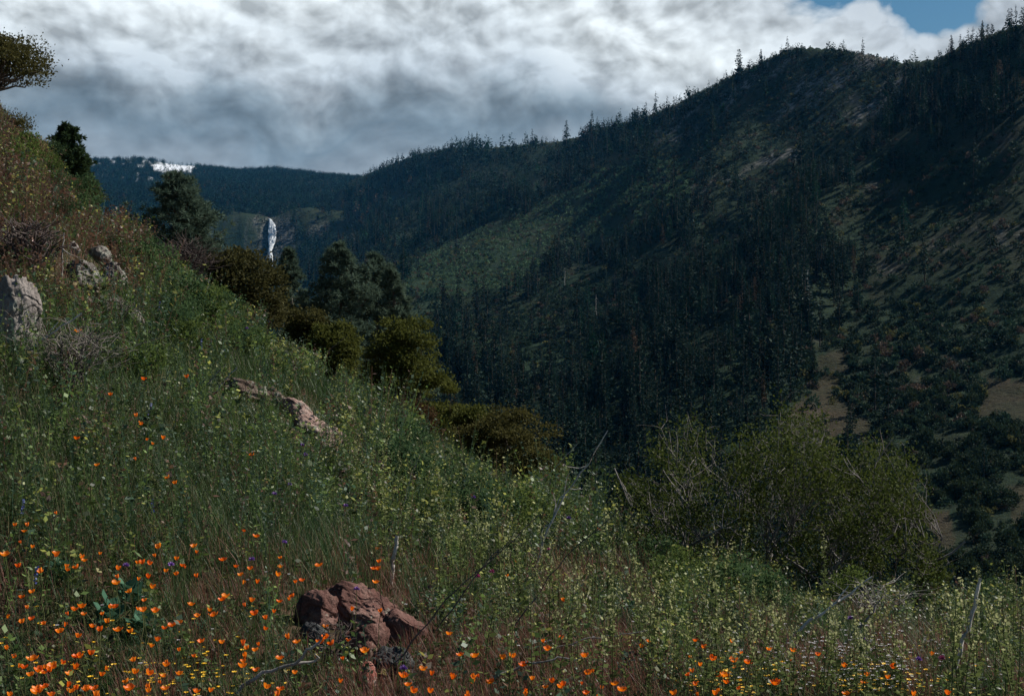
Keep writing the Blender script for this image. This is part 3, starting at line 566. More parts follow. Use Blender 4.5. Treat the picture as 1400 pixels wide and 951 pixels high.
# ---- rocks
def ico(n):
    import bmesh
    bm = bmesh.new(); bmesh.ops.create_icosphere(bm, subdivisions=n, radius=1); me = bpy.data.meshes.new('rock'); bm.to_mesh(me); bm.free(); return me
def rock(px, top, bot, x0, x1, label, mat, seed, planes=16, tilt=(0, 0, 0), rough=.08, deep=.9, name='rock', sub=5, strata=0., dY=0.):
    r = np.random.default_rng(seed); Y = spot(px, bot)+dY; w = (x1-x0)/F*Y; h = (bot-top)/F*Y
    me = ico(sub); n = len(me.vertices); v = np.empty(n*3, np.float32); me.vertices.foreach_get('co', v); v = v.reshape(-1, 3).astype(float)
    nn = rdir(planes, r); dd = r.uniform(.62, .98, planes); D = v@nn.T; rad = np.min(np.where(D > .05, dd/np.maximum(D, .05), 9), 1); rad = np.minimum(rad, 1.15)
    o = r.uniform(0, 90); p = v*rad[:, None]; f = .5-1.25*np.abs(fbm(p[:, 0]*1.7+o, p[:, 1]*1.7, p[:, 2]*1.7, o=6, seed=seed, g=.6))**.8; p *= (1+rough*2*f)[:, None]
    if strata: s = p@nrm(np.array([.5, -.2, .85])); p += nrm(v)*(strata*(np.abs((s*4.5+f*1.2) % 1-.5)-.25))[:, None]
    p *= np.array([w/2, w/2*deep, h*.66])/np.array([np.abs(p[:, 0]).max(), np.abs(p[:, 1]).max(), np.abs(p[:, 2]).max()])
    a, b, c = tilt; Ry = np.array([[math.cos(b), 0, math.sin(b)], [0, 1, 0], [-math.sin(b), 0, math.cos(b)]]); p = p@Ry.T
    me.vertices.foreach_set('co', p.astype(np.float32).ravel()); me.materials.append(mat); me.polygons.foreach_set('use_smooth', np.ones(len(me.polygons), bool)); me.update()
    cx = (x0+x1)/2; Yc = Y+w/2*deep*.5
    link(name, me, loc=((cx-CX)/F*Yc, Yc, (CY-(top+bot)/2)/F*Yc-.16*h), rz=c, label=label, cat='rock')
k_gry = rockmat('grey_granite', ((.10, .085, .075), (.27, .235, .215), (.40, .36, .33)), 3.)
k_red = rockmat('red_slate', ((.055, .025, .02), (.165, .078, .062), (.32, .20, .165)), 4., (.36, .33, .27), .6)
k_pnk = rockmat('pink_rock', ((.10, .055, .045), (.36, .24, .20), (.50, .38, .33)), 4.)
k_dk = rockmat('dark_rock', ((.03, .03, .033), (.075, .078, .08), (.13, .135, .13)), 6., (.2, .21, .19))
k_brn = rockmat('brown_rock', ((.05, .032, .024), (.12, .08, .06), (.20, .15, .12)), 4.)
rock(18, 374, 484, -34, 55, 'grey boulder cut by the left edge of the photo, beside dead brush', k_gry, 51, 18, (0, .1, .3), .12, strata=.06, sub=6)
k_out = rockmat('weathered_rock', ((.05, .042, .037), (.15, .13, .115), (.30, .275, .245)), 3.5, (.36, .36, .30), .52)
rock(108, 350, 392, 74, 146, 'broad grey lichen covered outcrop rock up the slope right of the boulder', k_out, 52, 16, (0, .35, 0), .2, strata=.06)
rock(156, 358, 392, 132, 178, 'grey rock sloping down right of the broad lichen covered one', k_out, 53, 14, (0, .5, .6), .2)
rock(124, 376, 402, 98, 150, 'low broken rock in front of the broad lichen covered one', k_out, 95, 14, (0, .3, .9), .2, strata=.06)
rock(134, 334, 360, 116, 156, 'dark topped rock behind the broad lichen covered one', k_out, 96, 13, (0, .4, .3), .2, strata=.06)
rock(98, 328, 346, 82, 112, 'small pale rock on top of the lichen covered outcrop', k_gry, 54, 10, (0, 0, .4), .1)
rock(183, 422, 445, 166, 200, 'small grey rock in the grass below the outcrop', k_gry, 55, 10, (0, .3, .2), .1)
rock(284, 398, 414, 272, 296, 'small pale stone near the slope edge below the dark oak', k_gry, 56, 9, (0, .3, .2), .1)
rock(340, 518, 550, 290, 388, 'low brown rock in the grass above the pink stones', k_brn, 57, 14, (0, .25, .2), .14)
rock(372, 530, 560, 346, 402, 'brown pink stone linking the low brown rock to the pink ones', k_brn, 91, 12, (0, .4, .2), .16, strata=.06)
rock(414, 562, 584, 396, 434, 'small pale pink stone between the uppermost and middle ones', k_pnk, 92, 9, (0, .5, .8), .16)
rock(444, 586, 606, 426, 462, 'small pale pink stone between the middle and lowest ones', k_pnk, 93, 9, (0, .4, 1.2), .16)
rock(472, 612, 632, 458, 488, 'last small pink stone at the bottom end of the pale ledge', k_pnk, 94, 9, (0, .5, .3), .16)
rock(398, 544, 574, 374, 428, 'uppermost pink stone in the broken line of pale rocks', k_pnk, 58, 10, (0, .5, .4), .12)
rock(426, 562, 598, 398, 456, 'middle pink stone in the broken line of pale rocks', k_pnk, 59, 10, (0, .55, .1), .12)
rock(454, 584, 620, 428, 482, 'lowest pink stone in the broken line of pale rocks', k_pnk, 60, 10, (0, .6, .6), .12)
rock(478, 794, 856, 398, 562, 'large tilted red brown slab among the orange poppies', k_red, 83, 11, (0, .36, .15), .10, .75, 'rock_slab', 6, .10)
rock(436, 804, 858, 402, 470, 'pale topped red rock at the left end of the big slab', k_red, 84, 10, (0, -.35, .3), .12, strata=.08)
rock(556, 826, 884, 518, 590, 'red brown block leaning on the right end of the big slab', k_red, 62, 10, (0, .3, .5), .1, strata=.04)
rock(500, 846, 905, 460, 540, 'rough red brown rock under the front of the big slab', k_red, 66, 12, (0, .2, .2), .14, strata=.06)
rock(546, 880, 926, 506, 574, 'dark grey rock in front of the red brown block', k_dk, 63, 12, (0, .2, .1), .15, strata=.08)
rock(496, 902, 946, 478, 516, 'small bright red and white rock at the bottom of the outcrop', rockmat('red_white_rock', ((.30, .26, .22), (.42, .12, .085), (.5, .42, .36)), 7.), 64, 9, (0, .4, 1.), .1)
rock(428, 846, 888, 398, 452, 'dark grey rock at the left foot of the big slab', k_dk, 65, 12, (0, -.1, .1), .14)

# ---- dead sticks and bare twigs
def P3(px, py, Y): return np.array([(px-CX)/F*Y, Y, (CY-py)/F*Y])
def stick(pts, r0, r1, label, mat=m_pale, forks=(), name='dead_stick', cat='stick', h0=0., ymin=2.5, lean=.0, wob=.004):
    """bare stick from its foot (first point, on the ground) through the other points"""
    r = np.random.default_rng(int(pts[0][0]*7+pts[0][1])); Y = spot(pts[0][0], pts[0][1], h0, ymin) or edge_y(np.array(pts[0][0]))*.95; a = M()
    P = np.array([P3(x, y, Y*(1+lean*i)) for i, (x, y) in enumerate(pts)]); t = np.linspace(0, 1, 14); u = np.concatenate([[0], np.cumsum(np.linalg.norm(np.diff(P, axis=0), axis=1))]); u /= u[-1]
    Q = np.stack([np.interp(t, u, P[:, i]) for i in range(3)], 1); Q[1:-1] = (Q[:-2]+2*Q[1:-1]+Q[2:])/4; Q[1:-1] += r.normal(size=(12, 3))*wob; a.add(*tube(Q, np.linspace(r0, r1, 14), 6))
    for f in forks:
        G = np.array([P3(x, y, Y*(1+lean)) for x, y in f]); L = bend(G[0], G[1], r.normal(size=3)*.02, 8, r, .02) if len(G) == 2 else G
        j = np.argmin(np.linalg.norm(Q-G[0], axis=1)); L[0] = Q[j]; a.add(*tube(L, np.linspace(r1*1.1+r0*.15, r1*.5, len(L)), 5))
    link(name, a.mesh(name, mat, True), label=label, cat=cat)
stick([(534, 800), (537, 770), (543, 732)], .014, .010, 'short white broken stick standing behind the red slab')
stick([(543, 735), (552, 690), (567, 636), (574, 620)], .0028, .0015, 'thin grey stem rising above the white broken stick', m_grey, name='dry_stem', cat='stem')
stick([(728, 790), (738, 755), (752, 715), (776, 668), (806, 632), (831, 588)], .0085, .003, 'long pale forked branch leaning up over the dark valley', m_pale, [[(752, 712), (782, 642)], [(758, 700), (756, 674)], [(776, 668), (797, 668)], [(742, 742), (760, 712)], [(806, 632), (770, 634)]], 'dead_branch', 'branch')
stick([(690, 712), (722, 680), (744, 655), (790, 606)], .005, .002, 'thin pale twig crossing left of the long forked branch', m_pale, [[(744, 655), (742, 640)]], 'dead_branch', 'branch')
stick([(820, 742), (836, 722), (856, 700)], .007, .004, 'pale weathered stick on the slope edge left of the leafy shrub', m_grey)
stick([(1058, 892), (1090, 862), (1150, 820), (1192, 788)], .010, .004, 'longest pale stick lying across the herbs below the leafy shrub', m_pale, [[(1150, 820), (1160, 800)]])
stick([(1140, 896), (1172, 862), (1206, 815)], .010, .004, 'grey stick right of the longest pale one, parallel to it', m_grey)
stick([(1297, 936), (1312, 890), (1330, 835), (1340, 790)], .011, .007, 'pale pole like stick standing near the bottom right corner', m_pale)
stick([(324, 948), (352, 922), (400, 906), (436, 878), (444, 866)], .0075, .004, 'curved grey branch lying at the left foot of the rocks', m_grey, [[(400, 906), (430, 893)]], 'dead_branch', 'branch', .08)
stick([(676, 926), (715, 908), (752, 900), (795, 899)], .006, .002, 'curved pale twig lying in reddish grass right of the rocks', m_grey, h0=.1)
stick([(760, 884), (830, 868), (910, 858)], .003, .0015, 'thin grey twig lying along the upper edge of the reddish grass', m_grey, h0=.12)
stick([(258, 556), (285, 524), (308, 498)], .008, .005, 'left one of two pale sticks leaning in the green grass', m_grey)
stick([(285, 548), (302, 526), (324, 502)], .009, .006, 'right one of two pale sticks leaning in the green grass', m_pale)
stick([(290, 886), (320, 868), (345, 845)], .0035, .002, 'straw coloured stem leaning among the poppies', barkmat('straw', (.3, .24, .12), (.45, .38, .2), 20.), name='dry_stem', cat='stem', h0=.05)
stick([(276, 432), (282, 404), (288, 372)], .008, .004, 'pale twig at the slope edge below the dark oak', m_pale)
stick([(283, 436), (295, 434), (302, 428)], .012, .008, 'short curved white stick in the grass below the dark oak', m_pale, h0=.08)
stick([(418, 430), (436, 428), (450, 429)], .05, .03, 'fallen bleached log under the teal pines', m_pale, ymin=60, h0=2., name='dead_log', cat='log')
stick([(408, 515), (440, 488), (475, 458)], .010, .005, 'dark bare stem leaning over the scrub oaks', m_bb, name='dry_stem', cat='stem')
for i, (x0, y0, x1, y1, t) in enumerate(((540, 905, 700, 735, 'lowest'), (596, 862, 742, 700, 'middle'), (700, 860, 850, 690, 'highest'))):
    stick([(x0, y0), ((x0+x1)/2-6, (y0+y1)/2-8), (x1, y1)], .003, .0016, '%s of three long dark stems slanting across the herbs right of the slab' % t, m_bb, name='dry_stem', cat='stem', h0=.15)
m_dw = barkmat('weathered_twigs', (.07, .058, .05), (.25, .22, .195), 9.)
brush('dead_bush', 95, 432, spot(60, 512), 150, 44, 'tangle of bare grey branches right of the grey boulder', m_dw, 71, .003, 'dead bush', 1.)
brush('dead_bush', 40, 290, spot(30, 380), 110, 40, 'tangle of bare brown twigs above the grey boulder', m_bb, 72, .007, 'dead bush', 1.)
brush('dead_bush', 150, 402, spot(140, 440), 90, 26, 'thin bare twigs at the foot of the lichen covered outcrop', m_dw, 73, .003, 'dead bush', 1.)
brush('dead_bush', 455, 840, spot(440, 905), 70, 14, 'few curled dark twigs on the left end of the slab', m_bb, 74, .0022, 'dead bush', 1.)
brush('dead_bush', 1200, 790, spot(1190, 850), 120, 26, 'grey bare twigs in the herbs below the leafy shrub', m_grey, 75, .0025, 'dead bush', 1.)
stick([(22, 372), (26, 330), (34, 314), (50, 302)], .009, .005, 'bent bare branch rising from the top of the grey boulder', m_grey, [[(26, 330), (14, 300)]], 'dead_branch', 'branch')
stick([(84, 384), (86, 340), (88, 312)], .010, .006, 'upright bare grey stem in front of the lichen covered outcrop', m_grey, [[(86, 340), (110, 352)]], 'dead_branch', 'branch')
stick([(26, 496), (60, 462), (112, 428)], .010, .005, 'pale straight branch sloping up right from the boulder', m_pale, [[(60, 462), (80, 440)]], 'dead_branch', 'branch')

# ================================================================== ground cover of the near slope
def rockzone(px, py):
    z = np.zeros(len(px))
    for x, y, a, b, t in ((430, 590, 62, 44, .6), (340, 550, 54, 24, 0), (118, 385, 62, 38, 0), (480, 868, 92, 52, 0)):
        u, w = px-x, py-y; w = w-t*u; z = np.maximum(z, sstep(1.15, .8, np.hypot(u/a, w/b)))
    return z
m_grs = leafmat('grass_blades', (.6, .62, .6), (1.45, 1.4, 1.3), .35, 'attr', .55, .3)
m_hrb = leafmat('herb_leaves', (.6, .62, .6), (1.5, 1.45, 1.4), .4, 'attr', .5, .35)
def near_scatter(n, pw, y1=64., p0=-70, p1=1470, y0=3.7):
    """random spots on the near slope, thinning out with distance"""
    e = 2-pw; px = R.uniform(p0, p1, n); Y = (R.uniform(0, 1, n)*(y1**e-y0**e)+y0**e)**(1/e); ye = edge_y(px)
    k = (Y < ye*1.25) & (Y > near_y0(px)*.88); return px[k], Y[k]
px, Y = near_scatter(520000, 1.75)
print('grass spots', len(px))
z = gz(px, Y); py = row(z, Y)
p1 = fbm(px/70, py/50, o=3, seed=91); p2 = fbm(px/25, py/16, o=3, seed=92)
def zone(px, py):
    """share of reddish dry grass, share of straw"""
    red = np.maximum.reduce([.75*sstep(846, 880, py+20*p2)*sstep(420, 470, px)*sstep(960, 860, px), .5*sstep(70, 20, px)*sstep(730, 770, py)*sstep(880, 840, py), .38*sstep(440, 380, py)*sstep(190, 110, px), .62*sstep(-.25, .3, p2+.6*p1)*sstep(745, 815, py)])
    return red, .05+.10*sstep(.1, .4, p1)
red, stw = zone(px, py); u = R.uniform(size=len(px)); n = len(px)
c = np.array([.042, .078, .026])*np.clip(R.normal(1, .3, (n, 1)), .4, 1.9)*(1+.35*p1[:, None])*np.array([1, 1, 1])
c += (.012*p2[:, None]*np.array([1., .3, 0]))
c[u < red] = np.array([.165, .068, .052])*np.clip(R.normal(1, .3, ((u < red).sum(), 1)), .4, 1.8)
s = (u >= red) & (u < red+stw); c[s] = np.array([.25, .205, .115])*R.uniform(.6, 1.2, (s.sum(), 1)); c = np.clip(c, .008, .6)
hgt = R.uniform(.07, .24, n)*(1-.65*rockzone(px, py))*(1+.5*p1)*np.where(py > 800, .72, 1.)*np.clip(Y/9, 1, 1.6); wid = R.uniform(.0016, .0034, n)*np.clip(Y/6.5, .8, 7)
an = R.uniform(0, 6.28, n); ln = R.uniform(.1, .75, n); dx, dy = np.cos(an), np.sin(an); b0 = np.stack([(px-CX)/F*Y, Y, z-.015], -1)
tv = []
for k, (t, ww) in enumerate(((0, 1.), (.45, .85), (.8, .5), (1., .05))):
    cen = b0+np.stack([dx*ln*hgt*t**1.8, dy*ln*hgt*t**1.8, hgt*t*(1-.25*ln*t)], -1); sd_ = np.stack([-dy, dx, 0*dx], -1)*(wid*ww*.5)[:, None]; tv += [cen-sd_, cen+sd_]
v = np.stack(tv, 1); q = np.array([[0, 1, 3, 2], [2, 3, 5, 4], [4, 5, 7, 6]])
a = M(); a.add(v.reshape(-1, 3), q[None]+(np.arange(n)*8)[:, None, None], 0, np.repeat(c, 8, 0)); link('grass', a.mesh('grass', m_grs), label='green and reddish dry grass covering the near slope', cat='grass', kind='stuff')

# leafy herbs between the grass
px, Y = near_scatter(105000, 1.5); z = gz(px, Y); py = row(z, Y)
band = sstep(0, 60, py-(edge_py(px)-10))*sstep(250, 120, py-edge_py(px))*sstep(330, 520, px)+.9*sstep(880, 800, py)*sstep(820, 960, px)
up_ = sstep(470, 400, py)
dens = np.clip(.56+.4*fbm(px/50, py/34, o=3, seed=95)+.75*band+.25*up_+.3*sstep(180, 60, px)*sstep(500, 540, py)*sstep(720, 660, py), .04, 1)*np.where((py > 790) & (px < 900), .35, 1); dens *= np.clip(.75+1.6*fbm(px/38, py/20, o=4, seed=101), .05, 1.25)
low = 1-.75*sstep(872, 900, py)*sstep(900, 960, px)-.5*sstep(840, 870, py)*sstep(900, 860, py)*sstep(1030, 1080, px)*sstep(1290, 1250, px); bare = rockzone(px, py); dens *= low*(1-.8*bare)
lowk = np.clip(low-.45*sstep(850, 950, px)*sstep(880, 850, py), .42, 1)*(1-.5*bare); k = R.uniform(size=len(px)) < dens; px, Y, z, py, band = px[k], Y[k], z[k], py[k], np.clip(band[k], 0, 1)
n = len(px); hh = R.uniform(.12, .42, n)*np.where((py > 790) & (px < 900), .5, 1.)*np.clip(Y/9, .9, 1.5)*np.clip(1+1.1*fbm(px/45, py/26, o=3, seed=103), .45, 1.7)*lowk[k]; nl = 16
print('herbs', n)
b0 = np.stack([(px-CX)/F*Y, Y, z], -1); ti = (np.arange(nl)+.6)/nl
lx = R.normal(size=(n, 1, 2))*.22; cen = b0[:, None]+np.concatenate([lx*ti[None, :, None]*hh[:, None, None], (hh[:, None]*ti)[..., None]], -1)
an = np.arange(nl)[None]*2.4+R.uniform(0, 6.28, (n, 1)); d = np.stack([np.cos(an), np.sin(an), R.uniform(-.2, 1., an.shape)], -1)
sc = np.clip(Y/8, .85, 3.2)**.75; L = R.uniform(.010, .026, (n, nl))*sc[:, None]*np.where(R.uniform(size=(n, 1)) < .22, np.where(px > 880, 1.25, 1.8)[:, None], 1.); nn = R.normal(size=(n*nl, 3))*.6+np.array([0, 0, 1.])
base = (np.array([.060, .094, .025])*np.clip(1+1.2*fbm(px/40, py/24, o=3, seed=105), .5, 1.7)[:, None])*np.clip(R.normal(1, .3, (n, 1)), .4, 1.9); gr = R.uniform(size=n) < .25; base[gr] = np.array([.045, .085, .05])*R.uniform(.7, 1.3, (gr.sum(), 1)); bw = R.uniform(size=n) < .1+.62*up_[k]*sstep(260, 150, px); base[bw] = np.array([.11, .06, .04])*R.uniform(.6, 1.3, (bw.sum(), 1))
pale = np.array([.40, .41, .10])*R.uniform(.6, 1.25, (n, 1)); pt = (R.uniform(size=(n, 1)) < np.clip(.10+.5*band+.8*fbm(px/30, py/18, o=3, seed=107), .02, .85)[:, None])*np.clip((ti[None]-.55)/.4, 0, 1)*R.uniform(.2, 1., (n, nl))
cl = base[:, None]*(1-pt[..., None])+pale[:, None]*pt[..., None]
v, q = leaves(cen.reshape(-1, 3)+nrm(d.reshape(-1, 3))*.004, d.reshape(-1, 3), nn, L.ravel(), (L*R.uniform(.5, .8, L.shape)).ravel())
a = M(); a.add(v, q, 0, np.repeat(cl.reshape(-1, 3), 4, 0))
w_ = np.clip(Y/9, .8, 4)*.0022; top = b0+np.concatenate([lx[:, 0]*hh[:, None], hh[:, None]], 1); st = np.stack([b0-np.array([1, 0, 0])*w_[:, None], b0+np.array([1, 0, 0])*w_[:, None], top+np.array([1, 0, 0])*w_[:, None]*.4, top-np.array([1, 0, 0])*w_[:, None]*.4], 1)
a.add(st.reshape(-1, 3), np.arange(n*4).reshape(-1, 4), 0, np.repeat(base*1.1+.01, 4, 0)); link('undergrowth', a.mesh('undergrowth', m_hrb), label='leafy green herbs growing thickly between the grass of the near slope', cat='undergrowth', kind='stuff')

# ---- tall flowering stalks with pale heads (individuals)
m_stalk = leafmat('stalk_leaves', (.07, .10, .03), (.16, .19, .06), .4)
m_head = leafmat('pale_flower_heads', (.20, .23, .08), (.52, .50, .27), .45)
m_stem = leafmat('green_stems', (.06, .085, .03), (.12, .12, .05), .1)
ST = []
for i in range(7):
    r = np.random.default_rng(500+i); tx, ty = r.normal(size=2)*.07; pt = lambda t: np.array([tx*t*t, ty*t*t, t*.45])
    a = M(); a.add(*tube(np.array([pt(t) for t in np.linspace(-.05, 1, 7)]), np.linspace(.0028, .0012, 7), 4)); s = a.mesh('stalk', m_stem, True)
    n = 34; t = r.uniform(.1, .85, n); c = np.array([pt(x) for x in t]); an = r.uniform(0, 6.28, n); d = np.stack([np.cos(an), np.sin(an), r.uniform(0, .8, n)], -1); L = r.uniform(.018, .034, n)*(1.15-.6*t); b = M(); b.add(*leaves(c, d, r.normal(size=(n, 3))*.5+np.array([0, 0, 1]), L, L*.65)); lf = b.mesh('stalk_leaves', m_stalk)
    n = 26; t = r.uniform(.74, 1.03, n); c = np.array([pt(x) for x in t])+r.normal(size=(n, 3))*.005; h = M(); h.add(*leaves(c, r.normal(size=(n, 3))+np.array([0, 0, .4]), r.normal(size=(n, 3)), r.uniform(.007, .016, n), r.uniform(.006, .012, n))); ST.append((s, lf, h.mesh('flower_head', m_head)))
def stalk(px, py_top, size, label, i):
    Y = spot(px, py_top, size)
    if Y is None: Y = float(edge_y(np.array(px)))*.97; size = max(.15, (CY-py_top)/F*Y-float(gz(px, Y)))
    b = world(px, Y); t = link('flowering_stalk', ST[i % 7][0], loc=b, rz=R.uniform(0, 6.28), scale=size/.45, label=label, cat='wildflower', group='tall stalks with pale flower heads')
    link('leaves', ST[i % 7][1], t); link('flower_head', ST[i % 7][2], t)
for i, (x, y) in enumerate(((1343, 778), (1338, 800), (1385, 778), (1392, 800), (1376, 820), (1398, 832), (1360, 812), (1310, 800), (1300, 818), (1050, 655), (1162, 720), (1128, 728), (1110, 735), (970, 728), (978, 740), (1012, 718), (980, 770), (1300, 840), (1318, 842), (690, 655), (684, 668), (797, 685), (812, 700), (830, 708), (836, 726), (655, 705), (640, 650), (628, 690), (600, 660), (612, 640))):
    stalk(x, y, R.uniform(.42, .6), 'tall pale headed stalk standing out against the dark right corner' if x > 1290 else 'tall pale headed stalk rising in front of the leafy shrub' if x > 900 else 'tall pale headed stalk at the slope edge in front of the scrub oaks', i)
n = 0
while n < 190:
    x = R.uniform(470, 1400); e = float(edge_py(np.array(x))); y = e+R.normal(20, 45)
    if y < e-25 or y > 868 or (x < 560 and y > 760): continue
    stalk(x, y, R.uniform(.3, .5), 'pale headed stalk in the herb covered slope left of the long forked branch' if x < 740 else 'pale headed stalk among the herbs below the leafy shrub' if x > 900 else 'pale headed stalk among the herbs between the forked branch and the shrub', n); n += 1

# ---- coarse leafy plants in clumps
LP = []
for i, mt_ in enumerate((leafmat('coarse_leaves', (.035, .065, .018), (.13, .165, .04), .4), leafmat('cool_leaves', (.028, .06, .028), (.08, .13, .05), .4))):
    for j in range(3):
        r = np.random.default_rng(800+i*10+j); (V, Q), T = oak(r, .5, .55, 900, .034, base=.08, clumps=24, flat=.9, rc=(.10, .2)); a = M(); a.add(V, Q); LP.append((a.mesh('leafy_plant_leaves', mt_), T.mesh('leafy_plant_stems', m_stem, True)))
n = 0
while n < 64:
    x = R.uniform(20, 1390); e = float(edge_py(np.array(x))); y = e+abs(R.normal(40, 70))
    if y > (745 if x < 900 else 850) or (270 < x < 515 and 500 < y < 680) or (60 < x < 190 and 320 < y < 420): continue
    Y = spot(x, y)
    if Y is None: continue
    t = link('leafy_plant', None, loc=world(x, Y), rz=R.uniform(0, 6.28), scale=R.uniform(.5, 1.0)*np.clip(Y/11, .8, 1.7), label='coarse leafy green plant in the upper left part of the near slope' if x < 330 else 'coarse leafy green plant in the herb band left of the forked branch' if x < 740 else 'coarse leafy green plant at the foot of the large airy shrub', cat='plant', group='coarse leafy plants on the near slope')
    link('leaves', LP[n % 6][0], t); link('stem', LP[n % 6][1], t); n += 1
# ---- poppies
pm, pnt, pout = newmat('poppy_petals'); g = N(pnt, 'ShaderNodeObjectInfo'); cc = mixc(pnt, g.outputs['Random'], (.84, .13, .003), (.93, .27, .010)); p = N(pnt, 'ShaderNodeBsdfPrincipled'); p.inputs['Roughness'].default_value = .5; pnt.links.new(cc, p.inputs['Base Color'])
t = N(pnt, 'ShaderNodeBsdfTranslucent'); pnt.links.new(cc, t.inputs[0]); ms = N(pnt, 'ShaderNodeMixShader'); ms.inputs[0].default_value = .38; pnt.links.new(p.outputs[0], ms.inputs[1]); pnt.links.new(t.outputs[0], ms.inputs[2]); pnt.links.new(ms.outputs[0], pout.inputs[0])
def poppy_shape(r, openness, petals=4, rad=.021, dep=.024):
    a = M(); k, m_ = 7, 6
    for p in range(petals):
        a0 = p*2*np.pi/petals+r.normal()*.12; s = np.linspace(-1, 1, k); u = np.linspace(0, 1, m_)
        U, Sg = np.meshgrid(u, s, indexing='ij'); half = (np.pi/petals*1.28)*np.sin(np.pi*np.clip(.18+.62*U, 0, 1))
        ang = a0+Sg*half; rr = .0015+rad*openness*U**.8*(1-.10*Sg**2)*(1+(p % 2)*.08); zz = dep*(U**(1.1+openness))*(1-.16*Sg**2)*(1.35-.5*openness)+.0016*np.sin(Sg*5+r.uniform(0, 6))*U
        v = np.stack([rr*np.cos(ang), rr*np.sin(ang), zz], -1); i = np.arange(m_-1)[:, None]*k; j = np.arange(k-1)[None]; a.add(v, np.stack([i+j, i+j+1, i+k+j+1, i+k+j], -1))
    return a
PP = []
for i in range(8):
    r = np.random.default_rng(600+i); H = .16; lx, ly = r.normal(size=2)*.03; a = M(); P = bend((0, 0, -.02), (lx, ly, H), (r.normal()*.01, r.normal()*.01, 0), 6, r, .01); a.add(*tube(P, np.linspace(.0014, .001, 6), 4))
    n = 16; c = np.stack([r.normal(size=n)*.012, r.normal(size=n)*.012, r.uniform(0, .05, n)], -1); a.add(*leaves(c, r.normal(size=(n, 3))+np.array([0, 0, .8]), r.normal(size=(n, 3)), r.uniform(.02, .04, n), .006))
    f = poppy_shape(r, (.55, .7, .85, .95, 1.05, .75, .45, 1.15)[i]); tl = r.normal()*.35; V = np.concatenate(f.v); V = V@np.array([[1, 0, 0], [0, math.cos(tl), -math.sin(tl)], [0, math.sin(tl), math.cos(tl)]]).T+P[-1]
    b = M(); b.add(V, np.concatenate(f.q)); PP.append((a.mesh('poppy_stem', m_stem, True), b.mesh('poppy_petals', pm, True)))
def plist(s): return [tuple(float(t) for t in q.split(',')) for q in s.split()]
C1 = plist('693,47 698,78 135,188 80,240 122,243 108,265 42,318 120,335 5,365 992,271 1055,290 650,330 795,325 795,356 637,368 240,357 235,370 432,360 358,393 385,372 90,407 120,422 180,424 240,403 282,426 330,413 452,425 583,395 600,400 570,393 668,420 735,443 813,451 706,376 785,410 907,382 963,415 1010,410 1075,383 1143,414 1293,407 1182,476 1235,470 1125,448 1048,480 1035,483 470,482 555,467 596,458 432,453 680,496 100,510 137,527 920,536 935,530 970,560 1038,556 1150,555 1170,546 1210,530 578,545 455,580 478,575 612,580 545,598 572,588 513,603 793,577 840,598 870,600 720,618 760,636 1015,600 1088,621 222,598 338,607 315,592 386,620 125,577 77,650 320,655 340,682 378,664 385,690 484,684 695,668 690,700 655,722 818,706 865,730 810,770 1103,715 1200,717 1298,700 1303,716 1365,710 1375,725 1345,655 326,778 342,753 392,784 380,831 74,794 127,786 168,803 245,797 213,825 238,805 153,843 107,835 203,876 593,850 722,820 697,908 655,917 516,912 370,910 390,940 420,935 320,932 40,925 20,945 1160,850 1150,908 1098,908 1380,885')
C2 = plist('130,420 123,432 165,341 145,478 150,590 72,600 48,718 22,760 8,785 165,390 330,833 235,878 345,890 273,922 435,862 460,872 505,855 523,862 478,768 505,698 620,773 680,785 735,801 672,803 570,883 592,885 628,877 708,855 447,925 555,938 592,935 745,935 787,943 838,900 897,898 927,895 975,850 998,873 1005,838 968,915 990,930 1048,913 1117,888 1165,915 1285,930 1102,935 1045,775 825,716 873,706 1310,718 1238,742 720,393 388,853 783,748 675,450 912,550 1390,790 1030,265')
C3 = plist('62,713 70,740 187,722 45,793 105,790 143,800 42,820 35,850 48,838 122,862 212,826 208,850 280,806 388,763 437,768 420,803 178,878 213,890 215,910 100,910 153,915 368,881 390,912 512,775 712,856 757,852 740,885 663,928 935,940 848,820 1100,935 998,770 665,812 10,935 225,770 30,880')
C4 = plist('600,600 715,592 458,662 575,748 568,782 635,845 625,862 655,842 485,925 450,938 340,842 122,808 1042,908 330,403')
PO = [(x/3, 634+y/3) for x, y in C1]+[(467+x/3, 634+y/3) for x, y in C2]+[(934+x/3, 634+y/3) for x, y in C3]+[(x/3, 317+y/3) for x, y in C4]
for _ in range(52): PO.append((R.uniform(0, 400)**1., 951-abs(R.normal(0, 75))-2))
def poppy_label(x, y):
    if y < 700: return 'lone orange poppy high in the green grass above the main poppy patch'
    if 398 < x < 592 and y > 760: return 'orange poppy growing against the red brown rocks'
    if x > 1130: return 'orange poppy among the tiny yellow and white flowers near the bottom right'
    if x > 920: return 'orange poppy in the cluster below the leafy shrub, left of the white flowers'
    if x >= 592: return 'orange poppy in the reddish dry grass right of the rocks' if y > 840 else 'single orange poppy deep in the green herbs right of the slab'
    if y < 790: return 'orange poppy along the upper edge of the poppy patch left of the slab'
    if y < 860: return 'orange poppy in the middle of the patch left of the slab'
    return 'orange poppy among small yellow flowers at the bottom left'
